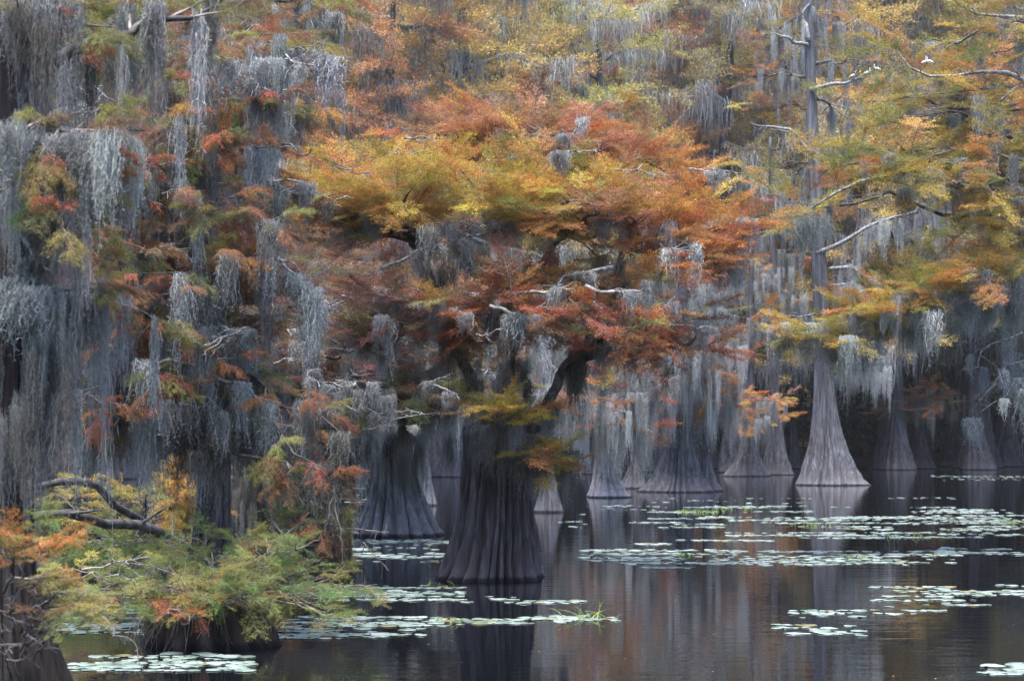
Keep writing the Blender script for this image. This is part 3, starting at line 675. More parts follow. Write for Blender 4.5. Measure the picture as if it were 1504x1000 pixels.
# ------------------------------------------------------------------ mid-distance cypresses standing in open water
def open_cypress(label, px, py, half, shape, top_y, x_top, seed, targets, pal, ridges=16, fp=.4, mp=.4, sec=1.5, fs=(.6, 1.1), ml=(.8, 2.4), mat=M_BARKF, r0=.07, r_top=.35, mpal=((MOSSC, 3), (MOSSM, 2)), fr=FR_MID, nsec=6, **kw):
    base = W(px, py); d = base[1]; s = d / F
    H = (py - top_y) * s; zq = [(q[0] * H, q[1] * half * s) for q in shape]
    axis = [(0, 0, 0), (H * .5, (x_top - px) * s * .45, .2), (H, (x_top - px) * s, .3)]
    t, rng = cypress(label, base, zq, axis, seed, mat, ridges, .2, 3.0, 40, 6)
    limbs_to(t, base, axis, rng, [(x, y, d + dd) for x, y, dd in targets], pal, r0, dz=(-.6, .8), nsec=nsec, sec=sec, fs=fs, fp=fp, mp=mp, ml=ml, mpal=mpal, fr=fr, **kw)
    return t, base, axis, rng
BELL = [(0, 1), (.03, .88), (.07, .70), (.12, .54), (.18, .40), (.26, .29), (.4, .23), (.7, .19), (1, .1)]
TALL = [(0, 1), (.02, .92), (.05, .74), (.09, .55), (.14, .42), (.20, .30), (.28, .25), (.45, .22), (.7, .19), (1, .08)]
warm = lambda p: [(RED, 3), (RUST, 3), (ORANGE, 2), (OLIVE, 1), (BROWN, 1)]
goldp = lambda p: [(GOLD, 3), (OLIVE, 3), (ORANGE, 3), (BROWN, 1), (SALMON, 1)]
open_cypress('slim cypress with pale narrow skirt and red sprays, its long reflection below', 888, 730, 31, BELL, 400, 872, 31,
             [(860, 585, -2), (910, 600, -3), (940, 585, -2), (890, 620, -2), (850, 540, 0), (930, 545, -1), (900, 500, 0), (960, 560, 1), (870, 470, 1), (840, 610, 0), (925, 620, -2)], warm, fp=.16, mp=.5, mat=M_BARKP)
open_cypress('small cypress buttress tucked behind the slim pale one', 931, 717, 22, BELL, 520, 940, 32, [(950, 560, 1), (925, 590, -1), (965, 600, 1)], warm)
open_cypress('broad cypress with wide ribbed skirt and curtains of moss above', 998, 722, 46, BELL, 330, 1003, 33,
             [(960, 470, -2), (1040, 480, -2), (1000, 520, -3), (1060, 510, 0), (950, 530, 0), (985, 450, 1), (1050, 450, 1), (1020, 550, -2), (975, 570, -1), (1080, 470, 2), (1030, 420, 1)], warm, 18, fp=.08, mp=.8)
open_cypress('narrow cypress fused against the skirt of the broad ribbed one', 1037, 721, 20, BELL, 480, 1040, 34, [(1060, 560, 0), (1020, 580, -1), (1075, 590, 1)], warm, 12, mp=.5)
open_cypress('cypress with orange spray shelf, wider one of the dim pair', 1099, 699, 29, TALL, 380, 1105, 35,
             [(1060, 590, -4), (1110, 585, -4), (1140, 595, -4), (1085, 605, -4), (1125, 610, -4), (1090, 480, 0), (1130, 460, 0), (1070, 430, 2), (1120, 410, 1)],
             lambda p: [(ORANGE, 4), (SALMON, 2), (GOLD, 2), (RED, 1)], mp=.4)
open_cypress('slender cypress, slimmer one of the dim pair in shade', 1140, 697, 21, TALL, 200, 1132, 36, [(1110, 430, 1), (1160, 440, 1), (1135, 400, 2), (1165, 380, 2), (1105, 360, 2)], warm, mp=.7)
open_cypress('faint thin cypress in the gap beside the tall bell shaped trunk', 1166, 688, 14, TALL, 250, 1160, 37, [(1150, 500, 0), (1180, 480, 1)], warm, mp=.6)
TB = [(0, .94), (.025, .80), (.06, .60), (.10, .43), (.15, .31), (.20, .245), (.28, .21), (.5, .18), (.75, .14), (1, .08)]
bell, bbase, baxis, brng = open_cypress('tall cypress with grey bell shaped base and straight bare bole', 1215, 712, 51, TB, -80, 1183, 38,
             [(1150, 290, -3), (1195, 300, -4), (1165, 260, 1), (1140, 160, 2), (1230, 170, 2), (1110, 120, 2), (1180, 80, 2), (1260, 90, 1), (1130, 60, 3), (1210, 40, 2), (1240, 260, 2)],
             goldp, 22, fp=.5, mp=.2, sec=1.9, mat=M_BARKG)
bd = bbase[1]
for pts, r, mp_ in (([(1200, 372, bd), (1240, 352, bd - .4), (1300, 322, bd - .8), (1390, 288, bd - 1.5)], .095, .5), ([(1192, 225, bd), (1165, 200, bd - .4), (1145, 184, bd - .6), (1105, 176, bd - 1)], .09, .05),
            ([(1190, 132, bd), (1220, 124, bd - .6), (1262, 117, bd - 1), (1298, 106, bd - 1.2)], .09, .1), ([(1218, 395, bd), (1255, 393, bd - .5), (1292, 418, bd - .7)], .08, .4),
            ([(1218, 420, bd), (1250, 416, bd - .6), (1275, 425, bd - 1)], .07, .8), ([(1214, 515, bd), (1260, 512, bd - .8), (1294, 540, bd - 1)], .08, .95), ([(1210, 460, bd), (1180, 462, bd - .5), (1150, 470, bd - .6)], .06, .2),
            ([(1188, 60, bd), (1180, 20, bd), (1200, -20, bd)], .09, .05), ([(1186, 66, bd), (1150, 55, bd - .5), (1125, 52, bd - .8)], .08, .05)):
    tree_limb(bell, bbase, brng, [P(*q) for q in pts], r, None, mats=(M_PALE, M_PALE), name='dead_branch', nsec=5, sec=1.0, leafy=False, mp=mp_, ml=(1.0, 2.6), mkind=(.35, .25, .4), mpal=((MOSSC, 2), (MOSSL, 1)))
open_cypress('shadowed cypress with low orange shelf before the dark green thicket', 1349, 688, 25, TALL, 330, 1342, 39,
             [(1310, 600, -4), (1350, 580, -4), (1390, 590, -4), (1330, 590, -4), (1370, 600, -5), (1410, 585, -4)], lambda p: [(ORANGE, 2), (BROWN, 3), (RUST, 2), (OLIVE, 1)], mp=.35, mat=M_BARKD, mpal=((MOSSD, 2), (MOSSM, 1)))  # dark bark and moss put the shade into this cypress's colour
rng = np.random.default_rng(77)
for i, (px, py, hf, ty) in enumerate(((1398, 684, 16, 250), (1425, 683, 14, 240), (1447, 683, 15, 280), (1470, 684, 17, 230), (1497, 683, 14, 300))):
    nm = ['first', 'second', 'third', 'fourth', 'fifth'][i]
    open_cypress('thin dark cypress in deep shade under the moss fringe, %s beyond the orange shelf' % nm, px, py, hf, TALL, ty, px + rng.uniform(-8, 8), 60 + i,
                 [(px + rng.uniform(-40, 40), rng.uniform(400, 560), rng.uniform(-2, 3)) for q in range(4)], lambda p: [(OLIVE, 2), (BROWN, 2), (DOLIVE, 2)], 12, fp=.35, mp=.5, mat=M_BARKD, mpal=((MOSSM, 2), (MOSSD, 1)))  # darker bark stands in for the deep shade on these thin trunks
# ones half hidden behind the veiled buttress and the main trunk
open_cypress('pale small buttress behind the moss veiled cypress', 622, 742, 24, BELL, 430, 630, 71, [(640, 560, 0), (600, 580, 1), (655, 520, 1)], veil_pal, mp=.7)
open_cypress('slender cypress half hidden behind the stout fluted trunk', 806, 752, 18, BELL, 420, 800, 72, [(820, 560, 0), (780, 580, 1), (835, 520, 1), (800, 500, 1)], warm, mp=.7)
# ================================================================== BACKGROUND FOREST (each tree its own thing; a few kinds, copied)
def far_kind(seed, H, crown0, rad, leafn=95, mossn=60):
    rng = np.random.default_rng(seed); root = link('background_cypress', None)
    axis = [(0, 0, 0), (H * .5, rng.normal(0, .3), rng.normal(0, .3)), (H, rng.normal(0, .5), 0)]
    mb = MB(); trunk_shape(mb, [(0, 1.0), (.6, .82), (1.6, .55), (3, .38), (6, .28), (H * .7, .2), (H, .06)], rng, 12, .2, 2, axis, 24, 5)
    link('trunk', mb.mesh('trunk', [M_BARKF]), root)
    fol = MB(); mos = []
    for i in range(20):
        z = crown0 + (H - crown0) * (i + rng.uniform(0, .8)) / 20
        q = (z - crown0) / (H - crown0); an = i * 2.4 + rng.normal(0, .4)
        ln = rad * (1.0 - .55 * q ** 2) * rng.uniform(.65, 1.15)
        a = path_on(axis, np.zeros(3), z); e = a + np.array([math.cos(an) * ln, math.sin(an) * ln, rng.uniform(-.05, .3) * ln])
        lm = MB(); lf, ms = limb_mesh(lm, rng, [a, (a + e) / 2 + [0, 0, .15 * ln * rng.normal(0, 1)], e], .11, 6, 1.9, twigs=1, start=.2, sides=5)
        link('limb', lm.mesh('limb', [M_PALE if i % 4 == 0 else M_LIMB, M_TWIG]), root)
        for p, d in lf: 
            if rng.random() < .8:
                d = np.array([d[0], d[1], d[2] * .4]); frond(fol, rng, L=rng.uniform(1.1, 2.0), ntw=9, step=.075, leaf=.16, lw=.030, nl=3, rise=.5, loose=.09, o=p, ax=d, twr=.008)
        mos += [p for p, d in ms if rng.random() < .5]
    link('crown', fol.mesh('crown', [M_FAR, M_TWIG]), root)
    mm = MB(); rr = rng
    for p in mos:                                    # hanging moss fringe of the whole crown
        n = 26; ln = rr.uniform(.6, 2.4); top = p + rr.normal(0, .16, (n, 3)) * [1.6, 1.6, .2]
        k = np.linspace(0, 1, 5); L = ln * rr.uniform(.3, 1, n)
        q = np.repeat(top[:, None], 5, 1) + np.cumsum(rr.normal(0, .06, (n, 5, 3)), 1); q[:, :, 2] = top[:, 2:3] - L[:, None] * k
        an = rr.uniform(0, 3.14, n); sd = np.stack([np.cos(an), np.sin(an), 0 * an], 1)[:, None] * (.017 * (1 - .8 * k ** 2))[None, :, None]
        v = np.stack([q + sd, q - sd], 2).reshape(-1, 3); b = np.arange(n)[:, None] * 10 + np.arange(4)[None] * 2
        mm.add(v, np.stack([b, b + 1, b + 3, b + 2], -1).reshape(-1, 4))
    link('hanging_moss', mm.mesh('hanging_moss', [M_MOSS]), root)
    return root
KINDS = [far_kind(200 + i, H, c0, r) for i, (H, c0, r) in enumerate(((27, 8, 5.2), (25, 6.5, 5.0), (29, 10, 5.5), (23, 5, 4.8)))]
def copy_far(src, loc, rz, s, col, mcol):
    o = src.copy(); C.objects.link(o); o.location = loc; o.rotation_euler = (0, 0, rz); o.scale = (s, s, s)
    for ch in src.children:
        c = ch.copy(); C.objects.link(c); c.parent = o
        if c.name.startswith('crown'): c.color = (*col, 1)
        if c.name.startswith('hanging_moss'): c.color = (*mcol, 1)
    return o
rng = np.random.default_rng(5)
BGC = [(GOLD, 'gold'), ((.31, .25, .09), 'olive'), (ORANGE, 'orange'), (SALMON, 'salmon'), (BROWN, 'brown'), (RUST, 'rust'), (YGREEN, 'yellow green')]
def bg_color(px):
    if px > 1050: wts = [5, 3, 1.6, 1.4, .8, .1, .3]
    elif px > 560: wts = [3, 2.2, 2.4, 3, 1.6, .6, .05]
    else: wts = [2, 2.4, 1.4, 2.4, 2.4, .8, .2]
    return BGC[rng.choice(7, p=np.array(wts) / sum(wts))]
spots = []
for d, step, off in ((94, 122, 40), (108, 110, -20), (122, 100, 20), (134, 96, -40)):
    for px in np.arange(-90 + off, 1640, step):
        q = (px + rng.uniform(-28, 28), d + rng.uniform(-4, 4))
        if 820 < q[0] < 1530 and d == 94: continue                   # open water in front of the far wood on this side
        if 1225 < q[0] < 1530 and d == 108: q = (q[0], 119.0)
        if 470 < q[0] < 545 and d > 100: q = (q[0] - 70, q[1])
        spots.append(q)
used = [0] * len(KINDS)
for i, (px, d) in enumerate(spots):
    k = i % len(KINDS); x = (px - 752) / F * d
    z = max(0.0, float(terr(np.array(x), np.array(d)))) if d > 128 else 0.0
    col, cn = bg_color(px); s = rng.uniform(.9, 1.12) * (1.0 + .3 * (d - 90) / 44)
    gr = sum(col) / 3; cc = tuple((.80 * c + .20 * gr) * rng.uniform(1.15, 1.5) for c in col)
    row = ['front row of the far wood', 'second row of the far wood', 'third row of the far wood', 'last row of the far wood'][int(np.argmin([abs(d - q) for q in (94, 108, 122, 134)]))]
    mc = pick(((MOSSC, 2), (MOSSM, 1)), rng, .03)
    if used[k] == 0:
        o = KINDS[k]; o.location = (x, d, z); o.rotation_euler = (0, 0, rng.uniform(0, 6.28)); o.scale = (s, s, s)
        for ch in o.children:
            if ch.name.startswith('crown'): ch.color = (*cc, 1)
            if ch.name.startswith('hanging_moss'): ch.color = (*mc, 1)
    else: o = copy_far(KINDS[k], (x, d, z), rng.uniform(0, 6.28), s, cc, mc)
    used[k] += 1
    side = next(n_ for lim, n_ in ((110, 'behind the near dark trunk'), (300, 'behind the fallen logs'), (470, 'behind the drooping mossy cypress'), (640, 'behind the moss veiled buttress'), (800, 'behind the stout golden cypress'), (940, 'behind the slim pale cypress'), (1080, 'behind the broad ribbed skirt'), (1170, 'behind the dim pair'), (1290, 'behind the tall bell shaped trunk'), (1400, 'behind the low orange shelf'), (9999, 'behind the long reaching pale limbs')) if px < lim)
    tag(o, 'tall %s cypress %s, %s' % (cn, side, row), 'tree', 'cypresses of the far wood, %s, %s, %s' % (cn, side, row))

# the wood beyond: one mass of foliage and stems on the far bank plus an added unseen ring, and a dark thicket below it
rng = np.random.default_rng(6)
mb = MB()
for i in range(430):
    x = rng.uniform(-66, 66); d = rng.uniform(146, 176)
    if i >= 270: x = rng.uniform(-95, 95); d = rng.uniform(-62, -34)                    # unseen trees behind camera and at sides, added to block low sky light
    if i >= 330: x = (1 if i % 2 else -1) * rng.uniform(58, 92); d = rng.uniform(-40, 150)
    z0 = float(terr(np.array(x), np.array(d))); H = rng.uniform(29, 42)
    mb.tube([[x, d, z0 - .3], [x + rng.normal(0, .4), d, z0 + H * .5], [x + rng.normal(0, .8), d, z0 + H * .9]], [.4, .25, .08], 5, 1)
    n = 480 if i < 270 else 200; an = rng.uniform(0, 6.28, n); lay = rng.integers(0, 12, n) / 12.0; q = lay + rng.normal(0, .02, n)
    rr = 5.2 * (1 - .7 * np.clip(q, 0, 1)) * np.sqrt(rng.uniform(0, 1, n))
    o = np.stack([x + rr * np.cos(an + lay * 9), d + rr * np.sin(an + lay * 9), z0 + 4 + (H - 4) * q], 1)
    mb.kites(o, rng.normal(0, 1, (n, 3)) * [1, 1, .35], rng.normal(0, .4, (n, 3)) + [0, 0, 1], rng.uniform(.5, 1.2, n) * (1.12 if i < 270 else 2.0), rng.uniform(.2, .45, n) * (1.12 if i < 270 else 2.0))
fw = link('far_wood', mb.mesh('far_wood', [M_FAR, M_BARKF])); fw.color = (.34, .24, .10, 1); fw['kind'] = 'stuff'
tag(fw, 'muted olive brown far wood closing the view behind the cypresses, with added unseen trees round the lake', 'wood')
mb = MB()
for i in range(580):
    x = rng.uniform(-58, 58); d = rng.uniform(137, 146)
    if i >= 460: x = -62 + 124 * ((i - 460) * .618 % 1); d = rng.uniform(178, 188)
    z0 = float(terr(np.array(x), np.array(d))); r = rng.uniform(1.2, 2.6) if i < 460 else rng.uniform(3.5, 5.0); n = 170
    o = rng.normal(0, 1, (n, 3)); o /= np.linalg.norm(o, axis=1)[:, None]; o *= (r * rng.uniform(.5, 1, n))[:, None]
    o = o * [1, 1, 1.2] + [x, d, z0 + r * .9 + (0 if i < 240 else rng.uniform(1.5, 8) if i < 460 else (i % 3) * 3.5)]
    mb.kites(o, rng.normal(0, 1, (n, 3)), rng.normal(0, 1, (n, 3)), rng.uniform(.3, .7, n) * (1 if i < 460 else 3.2), rng.uniform(.15, .3, n) * (1 if i < 460 else 3.2))
th = link('thicket', mb.mesh('thicket', [M_FAR])); th.color = (*DGREEN, 1); th['kind'] = 'stuff'
tag(th, 'dark green thicket along the far bank', 'thicket')

# ================================================================== THE ISLET: rotten stump with young green cypresses
rng = np.random.default_rng(41)
base = W(300, 945)
st = thing('stump', 'broad rotten cypress stump islet crowned with green shoots, at the waterline', 'stump', base)
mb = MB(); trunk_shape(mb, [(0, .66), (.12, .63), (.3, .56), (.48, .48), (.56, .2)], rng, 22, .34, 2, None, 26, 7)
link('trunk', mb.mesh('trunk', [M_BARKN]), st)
mb = MB()
for i in range(130):
    an = rng.uniform(0, 6.28); r = .60
    a = np.array([math.cos(an) * .5, math.sin(an) * .5, rng.uniform(.3, .52)]); e = np.array([math.cos(an) * rng.uniform(.6, .76), math.sin(an) * rng.uniform(.6, .76), rng.uniform(-.05, .2)])
    q, _ = crooked(rng, [a, (a + e) / 2 + [0, 0, .06], e], 5, .07); mb.tube(q, np.linspace(.008, .003, 5), 3, 0, False)
link('roots', mb.mesh('roots', [M_TWIG]), st)['kind'] = 'stuff'
def sapling(label, base, tips, pal, seed, fs=(.2, .38), fp=.38, group=None, r=.016, nsec=6, sec=.32, mats=(M_TWIG, M_TWIG)):
    rng = np.random.default_rng(seed)
    t = thing('cypress_sapling', label, 'sapling', base, group)
    for e in tips:
        e = P(*e); m = base * .45 + e * .55; m[2] += .12
        mb = MB(); lf, ms = limb_mesh(mb, rng, [base - base, m - base, e - base], r, nsec, sec, start=.3, rise=.2)
        s = link('stem', mb.mesh('stem', list(mats)), t); dress(s, rng, lf, [], base, pal, FR_SAP, fs=fs, fp=fp, flat=.9)
gp = [(GREEN, 4), (YGREEN, 2), (OLIVE, 2)]; yp = [(YGREEN, 3), (GOLD, 2), (OLIVE, 3), (GREEN, 2)]; op = [(ORANGE, 3), (OLIVE, 2), (RUST, 1), (YGREEN, 1)]
top = base + np.array([0, 0, .46])
B = lambda x, y=0, z=.45: base + np.array([x, y, z])
sapling('bushy yellow green sapling sprouting over the front of the stump', B(.05, -.3), [(230, 880, 18.6), (270, 875, 18.5), (310, 882, 18.4), (350, 888, 18.5), (385, 895, 18.7), (300, 860, 18.7), (340, 865, 18.6)], yp, 301)
sapling('bright green sapling leaning from the stump toward the stout trunk', B(.3, 0), [(420, 850, 19), (450, 865, 19), (470, 890, 18.8), (440, 800, 19.2), (400, 810, 19.2), (480, 905, 18.6), (430, 900, 18.6)], gp, 302)
sapling('green sapling reaching a low bough to the floating pads', B(.4, .1, .35), [(500, 880, 19.6), (545, 862, 20), (520, 868, 19.8)], gp, 303, nsec=5)
sapling('olive sapling spreading from the stump toward the near dark trunk', B(-.35, -.1), [(180, 850, 18.6), (140, 862, 18.4), (110, 845, 18.4), (200, 870, 18.5), (160, 890, 18.2), (130, 905, 18.1)], [(OLIVE, 3), (YGREEN, 2), (GREEN, 3), (GOLD, 1)], 304)
sapling('tall green sapling standing behind the stump', B(.1, .6, .2), [(300, 790, 20), (260, 800, 20), (350, 800, 20), (400, 760, 20.2), (430, 740, 20.4), (330, 820, 19.8), (390, 800, 20)], gp, 305)
sapling('yellow leaved sapling deep among the mossy trunks', W(190, 845), [(120, 735, 27.5), (170, 720, 27.5), (215, 735, 27.4), (260, 720, 27.2), (150, 755, 27.4), (230, 755, 27.2), (90, 725, 27.6)], [(YELLOW, 2), (GOLD, 3), (YGREEN, 3), (OLIVE, 2)], 306, fs=(.3, .55), r=.022, sec=.45)
sapling('orange tipped sapling glowing in the gap below the moss', W(275, 850), [(262, 672, 27), (285, 668, 27), (300, 690, 27), (275, 700, 27)], [(ORANGE, 3), (YELLOW, 3)], 307, fs=(.4, .6), r=.02)
sapling('dark green sapling in shade behind the islet', W(150, 860), [(120, 790, 25.5), (160, 800, 25.4), (200, 790, 25.4), (180, 830, 25), (100, 820, 25.4), (230, 810, 25)], [(GREEN, 3), (OLIVE, 2)], 308, fs=(.4, .7), r=.02, sec=.45)
sapling('green sapling with rusty tips at the islet end facing the veiled buttress', B(.55, .3, .1), [(410, 720, 20), (440, 700, 20.2), (455, 760, 20), (460, 820, 19.8), (420, 780, 19.8)], [(GREEN, 3), (OLIVE, 2), (RUST, 2)], 309)
sapling('small reddish sapling on the front edge of the stump', B(-.1, -.52, .3), [(245, 905, 18.2), (275, 915, 18.1), (262, 900, 18.2)], [(RED, 3), (ORANGE, 1)], 310, fs=(.12, .2), sec=.15)
# pale arching dead twigs on the islet
def dead_branch(label, pts, r, seed, nsec=5, sec=.35, mats=(M_PALE, M_PALE), name='dead_branch'):
    rng = np.random.default_rng(seed); q = [P(*a) for a in pts]; b = q[0]
    t = thing(name, label, 'branch', b)
    mb = MB(); limb_mesh(mb, rng, [a - b for a in q], r, nsec, sec); link('limb', mb.mesh('limb', list(mats)), t)
dead_branch('pale arching dead twig lying over the green shoots', [(120, 836, 18.5), (165, 832, 18.3), (190, 818, 18.2), (222, 815, 18.2)], .010, 321, 4, .2)
dead_branch('pale hooked dead twig arching above the stump', [(280, 850, 18.6), (205, 832, 18.3), (180, 822, 18.2), (176, 850, 18.1)], .009, 322, 4, .2)
dead_branch('thin dark dead stick slanting into the near lily pads', [(150, 905, 17.6), (185, 950, 16.8), (222, 985, 16.6)], .012, 323, 2, .15, (M_LIMB, M_LIMB))
dead_branch('bare dark twiggy bough drooping to the water beyond the islet', [(440, 700, 21.5), (490, 745, 22.5), (520, 780, 23.4), (560, 803, 24.2)], .022, 324, 9, .5, (M_LIMB, M_TWIG))
def log(label, pts, r, seed):
    rng = np.random.default_rng(seed); q = [P(*a) for a in pts]; b = q[-1]
    mb = MB(); pth, _ = crooked(rng, [a - b for a in q], 16, .015); mb.tube(pth, np.linspace(r * .55, r, 16), 8)
    for j in (4, 8, 11):
        e = unit(rng.normal(0, 1, 3)); e[2] = abs(e[2]); z, _ = crooked(rng, [pth[j], pth[j] + e * rng.uniform(.3, .7)], 6, .06); mb.tube(z, np.linspace(r * .35, .008, 6), 5)
    t = thing('fallen_log', label, 'log', b); link('bole', mb.mesh('bole', [M_LIMB]), t)
log('long dark fallen log slanting down behind the green islet', [(-60, 800, 22.6), (30, 762, 23.4), (75, 750, 23.6), (150, 762, 24.5), (230, 785, 26), (315, 850, 28.0)], .085, 331)
log('shorter dark fallen log propped above the long one', [(20, 725, 23.6), (85, 706, 24), (140, 712, 24.6), (190, 742, 25.5), (260, 800, 27), (330, 852, 27.8)], .075, 332)
# moss-shrouded snags and dark boles among them
def snag(label, px, py, half, topy, seed, n=16, lean=0, mat=M_BARKD):
    base = W(px, py); s = base[1] / F; H = (py - topy) * s
    axis = [(0, 0, 0), (H, lean * s, .1)]
    rng = np.random.default_rng(seed); t = thing('snag', label, 'dead tree', base)
    mb = MB(); trunk_shape(mb, [(0, half * s), (H * .25, half * s * .75), (H * .7, half * s * .5), (H, half * s * .2)], rng, 11, .25, .8, axis, 24, 6)
    link('trunk', mb.mesh('trunk', [mat]), t)
    for i in range(n):
        z = H * rng.uniform(.35, 1.0); a = path_on(axis, np.zeros(3), z) + np.array([rng.uniform(-.5, .5) * half * s, -half * s * .6, 0])
        put('moss_curtain', MO_CURT[i % 4], t, a, rng, None, rng.uniform(.2, .4), pick(((MOSSD, 3), (MOSSM, 1)), rng, .03), rng.uniform(.5, 1.1))
    return t
snag('tapering broken snag shrouded in shade-brown moss behind the stump', 247, 848, 20, 668, 341)
snag('tall straight snag wrapped in grey shade-brown moss beside the stump', 366, 840, 18, 545, 342, 26, -10)
snag('short dark snag the fallen logs lean against', 76, 842, 20, 640, 343, 14)
snag('thin leaning snag between the two mossy snags', 308, 835, 12, 690, 344, 6, -20)
snag('low dark snag just behind the near dark trunk', 20, 850, 22, 600, 345, 9)

# ================================================================== LILY PADS
rng = np.random.default_rng(51)
def pad_mesh(rng):
    mb = MB(); n = 14; cut = rng.uniform(.10, .22)
    th = np.linspace(cut, 2 * np.pi - cut, n); r = 1 + .05 * np.sin(3 * th + rng.uniform(0, 6)) + rng.normal(0, .02, n)
    rim = np.stack([r * np.cos(th), r * np.sin(th), 0.02 + .04 * np.sin(2 * th + rng.uniform(0, 6)) * rng.uniform(.2, 1) + rng.uniform(0, .04, n)], 1)
    mid = rim * [.62, .62, .3] + [0, 0, .01]
    v = np.concatenate([[[0.05, 0, .02]], mid, rim, rim - [0, 0, .05]]); f = []
    for i in range(n - 1):
        f += [[0, 1 + i, 2 + i, 2 + i], [1 + i, 1 + n + i, 2 + n + i, 2 + i], [1 + n + i, 1 + 2 * n + i, 2 + 2 * n + i, 2 + n + i]]
    mb.add(v, f, 0, True)
    return mb.mesh('lily_pad', [M_PAD])
PADS = [pad_mesh(rng) for i in range(6)]
RAFTS = [  # x0, x1, y0, y1 in the photograph, count, label
 (405, 620, 906, 938, 70, 'pale lily pad in the dense raft beside the green islet'),
 (600, 780, 907, 921, 26, 'pale lily pad in the thin raft before the stout fluted trunk'),
 (770, 908, 904, 914, 24, 'pale lily pad in the narrow tail of pads with a grass tuft'),
 (430, 680, 858, 882, 60, 'greenish lily pad in the raft beneath the low green bough'),
 (670, 850, 876, 886, 12, 'lone lily pad drifting below the stout fluted trunk'),
 (110, 372, 960, 985, 60, 'white sheened lily pad in the near raft below the stump'),
 (30, 215, 864, 932, 62, 'white sheened lily pad glimpsed behind the near dark trunk'),
 (215, 330, 855, 905, 14, 'lily pad glimpsed behind the leafy stump'),
 (525, 672, 791, 826, 46, 'greenish lily pad in the raft between the veiled buttress and the stout trunk'),
 (1284, 1452, 861, 892, 26, 'white lily pad in the loose upper cluster on open water'),
 (1165, 1385, 896, 908, 22, 'white lily pad in the loose middle cluster on open water'),
 (1140, 1265, 917, 934, 8, 'white lily pad in the sparse lower cluster on open water'),
 (1440, 1530, 976, 992, 9, 'white lily pad in the small lone cluster on the nearest open water'),
 (1455, 1520, 858, 880, 6, 'white lily pad in the tiny cluster beyond the loose upper cluster'),
 (858, 1080, 806, 824, 46, 'pale lily pad in the end of the long raft toward the stout trunk'),
 (1050, 1405, 808, 830, 84, 'pale lily pad in the long raft across the bell shaped trunk reflection'),
 (915, 1125, 826, 836, 26, 'pale lily pad along the front edge of the long raft'),
 (940, 1130, 793, 803, 22, 'pale lily pad in the strip behind the long raft'),
 (1380, 1520, 802, 818, 26, 'pale lily pad in the trailing end of the long raft past the bell reflection'),
]
FARR = [(955, 1190, 742, 762, 120), (1075, 1305, 757, 780, 120), (1070, 1450, 781, 796, 120), (1245, 1520, 740, 772, 240), (1385, 1520, 772, 790, 60), (905, 1060, 766, 776, 40), (845, 960, 742, 756, 16),
        (1370, 1520, 698, 716, 70), (485, 545, 715, 740, 26), (805, 860, 752, 775, 6), (1100, 1400, 730, 746, 40), (960, 1080, 725, 738, 8)]
used_xy = []
def spot(x0, x1, y0, y1, k, rad, sx=True):
    for q in range(k):
        y = rng.uniform(y0, y1)
        u = rng.beta(1.3, 1.3) if sx else rng.uniform(); p = W(x0 + (x1 - x0) * u, y)
        if all((p[0] - a) ** 2 + (p[1] - b) ** 2 > ((rad + c) * .80) ** 2 for a, b, c in used_xy): return p
    return None
npad = 0
for x0, x1, y0, y1, n, lab in RAFTS:
    cnt = 0
    n = int(n * .55)
    for i in range(n):
        r = rng.choice([rng.uniform(.035, .065), rng.uniform(.06, .115)], p=[.4, .6]); p = spot(x0, x1, y0, y1, 25, r)
        if p is None or npad >= 300: continue
        used_xy.append((p[0], p[1], r)); npad += 1
        o = link('lily_pad', PADS[rng.integers(6)], None, (p[0], p[1], .006)); o.rotation_euler = (rng.normal(0, .012), rng.normal(0, .012), rng.uniform(0, 6.28)); o.scale = (r, r, r * .9)
        tag(o, lab, 'lily pad', lab.replace('lily pad', 'lily pads'))
bases = [np.array([v.co[:] for v in m.vertices]) for m in PADS]; faces = [[list(p.vertices) for p in m.polygons] for m in PADS]
mb = MB()
for x0, x1, y0, y1, n in [(a[0], a[1], a[2], a[3], int(a[4] * 2.6)) for a in RAFTS] + [(a[0], a[1], a[2], a[3], int(a[4] * 1.5)) for a in FARR]:
    strips = [(rng.uniform(y0, y1), rng.uniform(x0, x1), rng.uniform(.06, .25) * (x1 - x0)) for q in range(max(3, int((y1 - y0) / 2.6)))]
    for i in range(n):
        r = rng.choice([rng.uniform(.035, .065), rng.uniform(.06, .125)], p=[.4, .6]); p = None
        for q in range(20):
            sy, sx, sw = strips[rng.integers(len(strips))]
            a = W(min(x1, max(x0, sx + rng.normal(0, sw))), min(y1, max(y0, sy + rng.normal(0, .5))))
            if all((a[0] - u) ** 2 + (a[1] - b) ** 2 > ((r + c) * .78) ** 2 for u, b, c in used_xy): p = a; break
        if p is None: continue
        used_xy.append((p[0], p[1], r)); k = rng.integers(6); an = rng.uniform(0, 6.28); ca, sa = math.cos(an), math.sin(an)
        v = bases[k] * r; v = np.stack([v[:, 0] * ca - v[:, 1] * sa + p[0], v[:, 0] * sa + v[:, 1] * ca + p[1], v[:, 2] * .9 + .006], 1)
        f = np.array([q if len(q) == 4 else q + [q[2]] for q in faces[k]]); mb.add(v, f, 0, True)
lp = link('lily_pads', mb.mesh('lily_pads', [M_PAD])); lp['kind'] = 'stuff'
tag(lp, 'pale lily pads scattered in long strips across the dark water', 'lily pads')

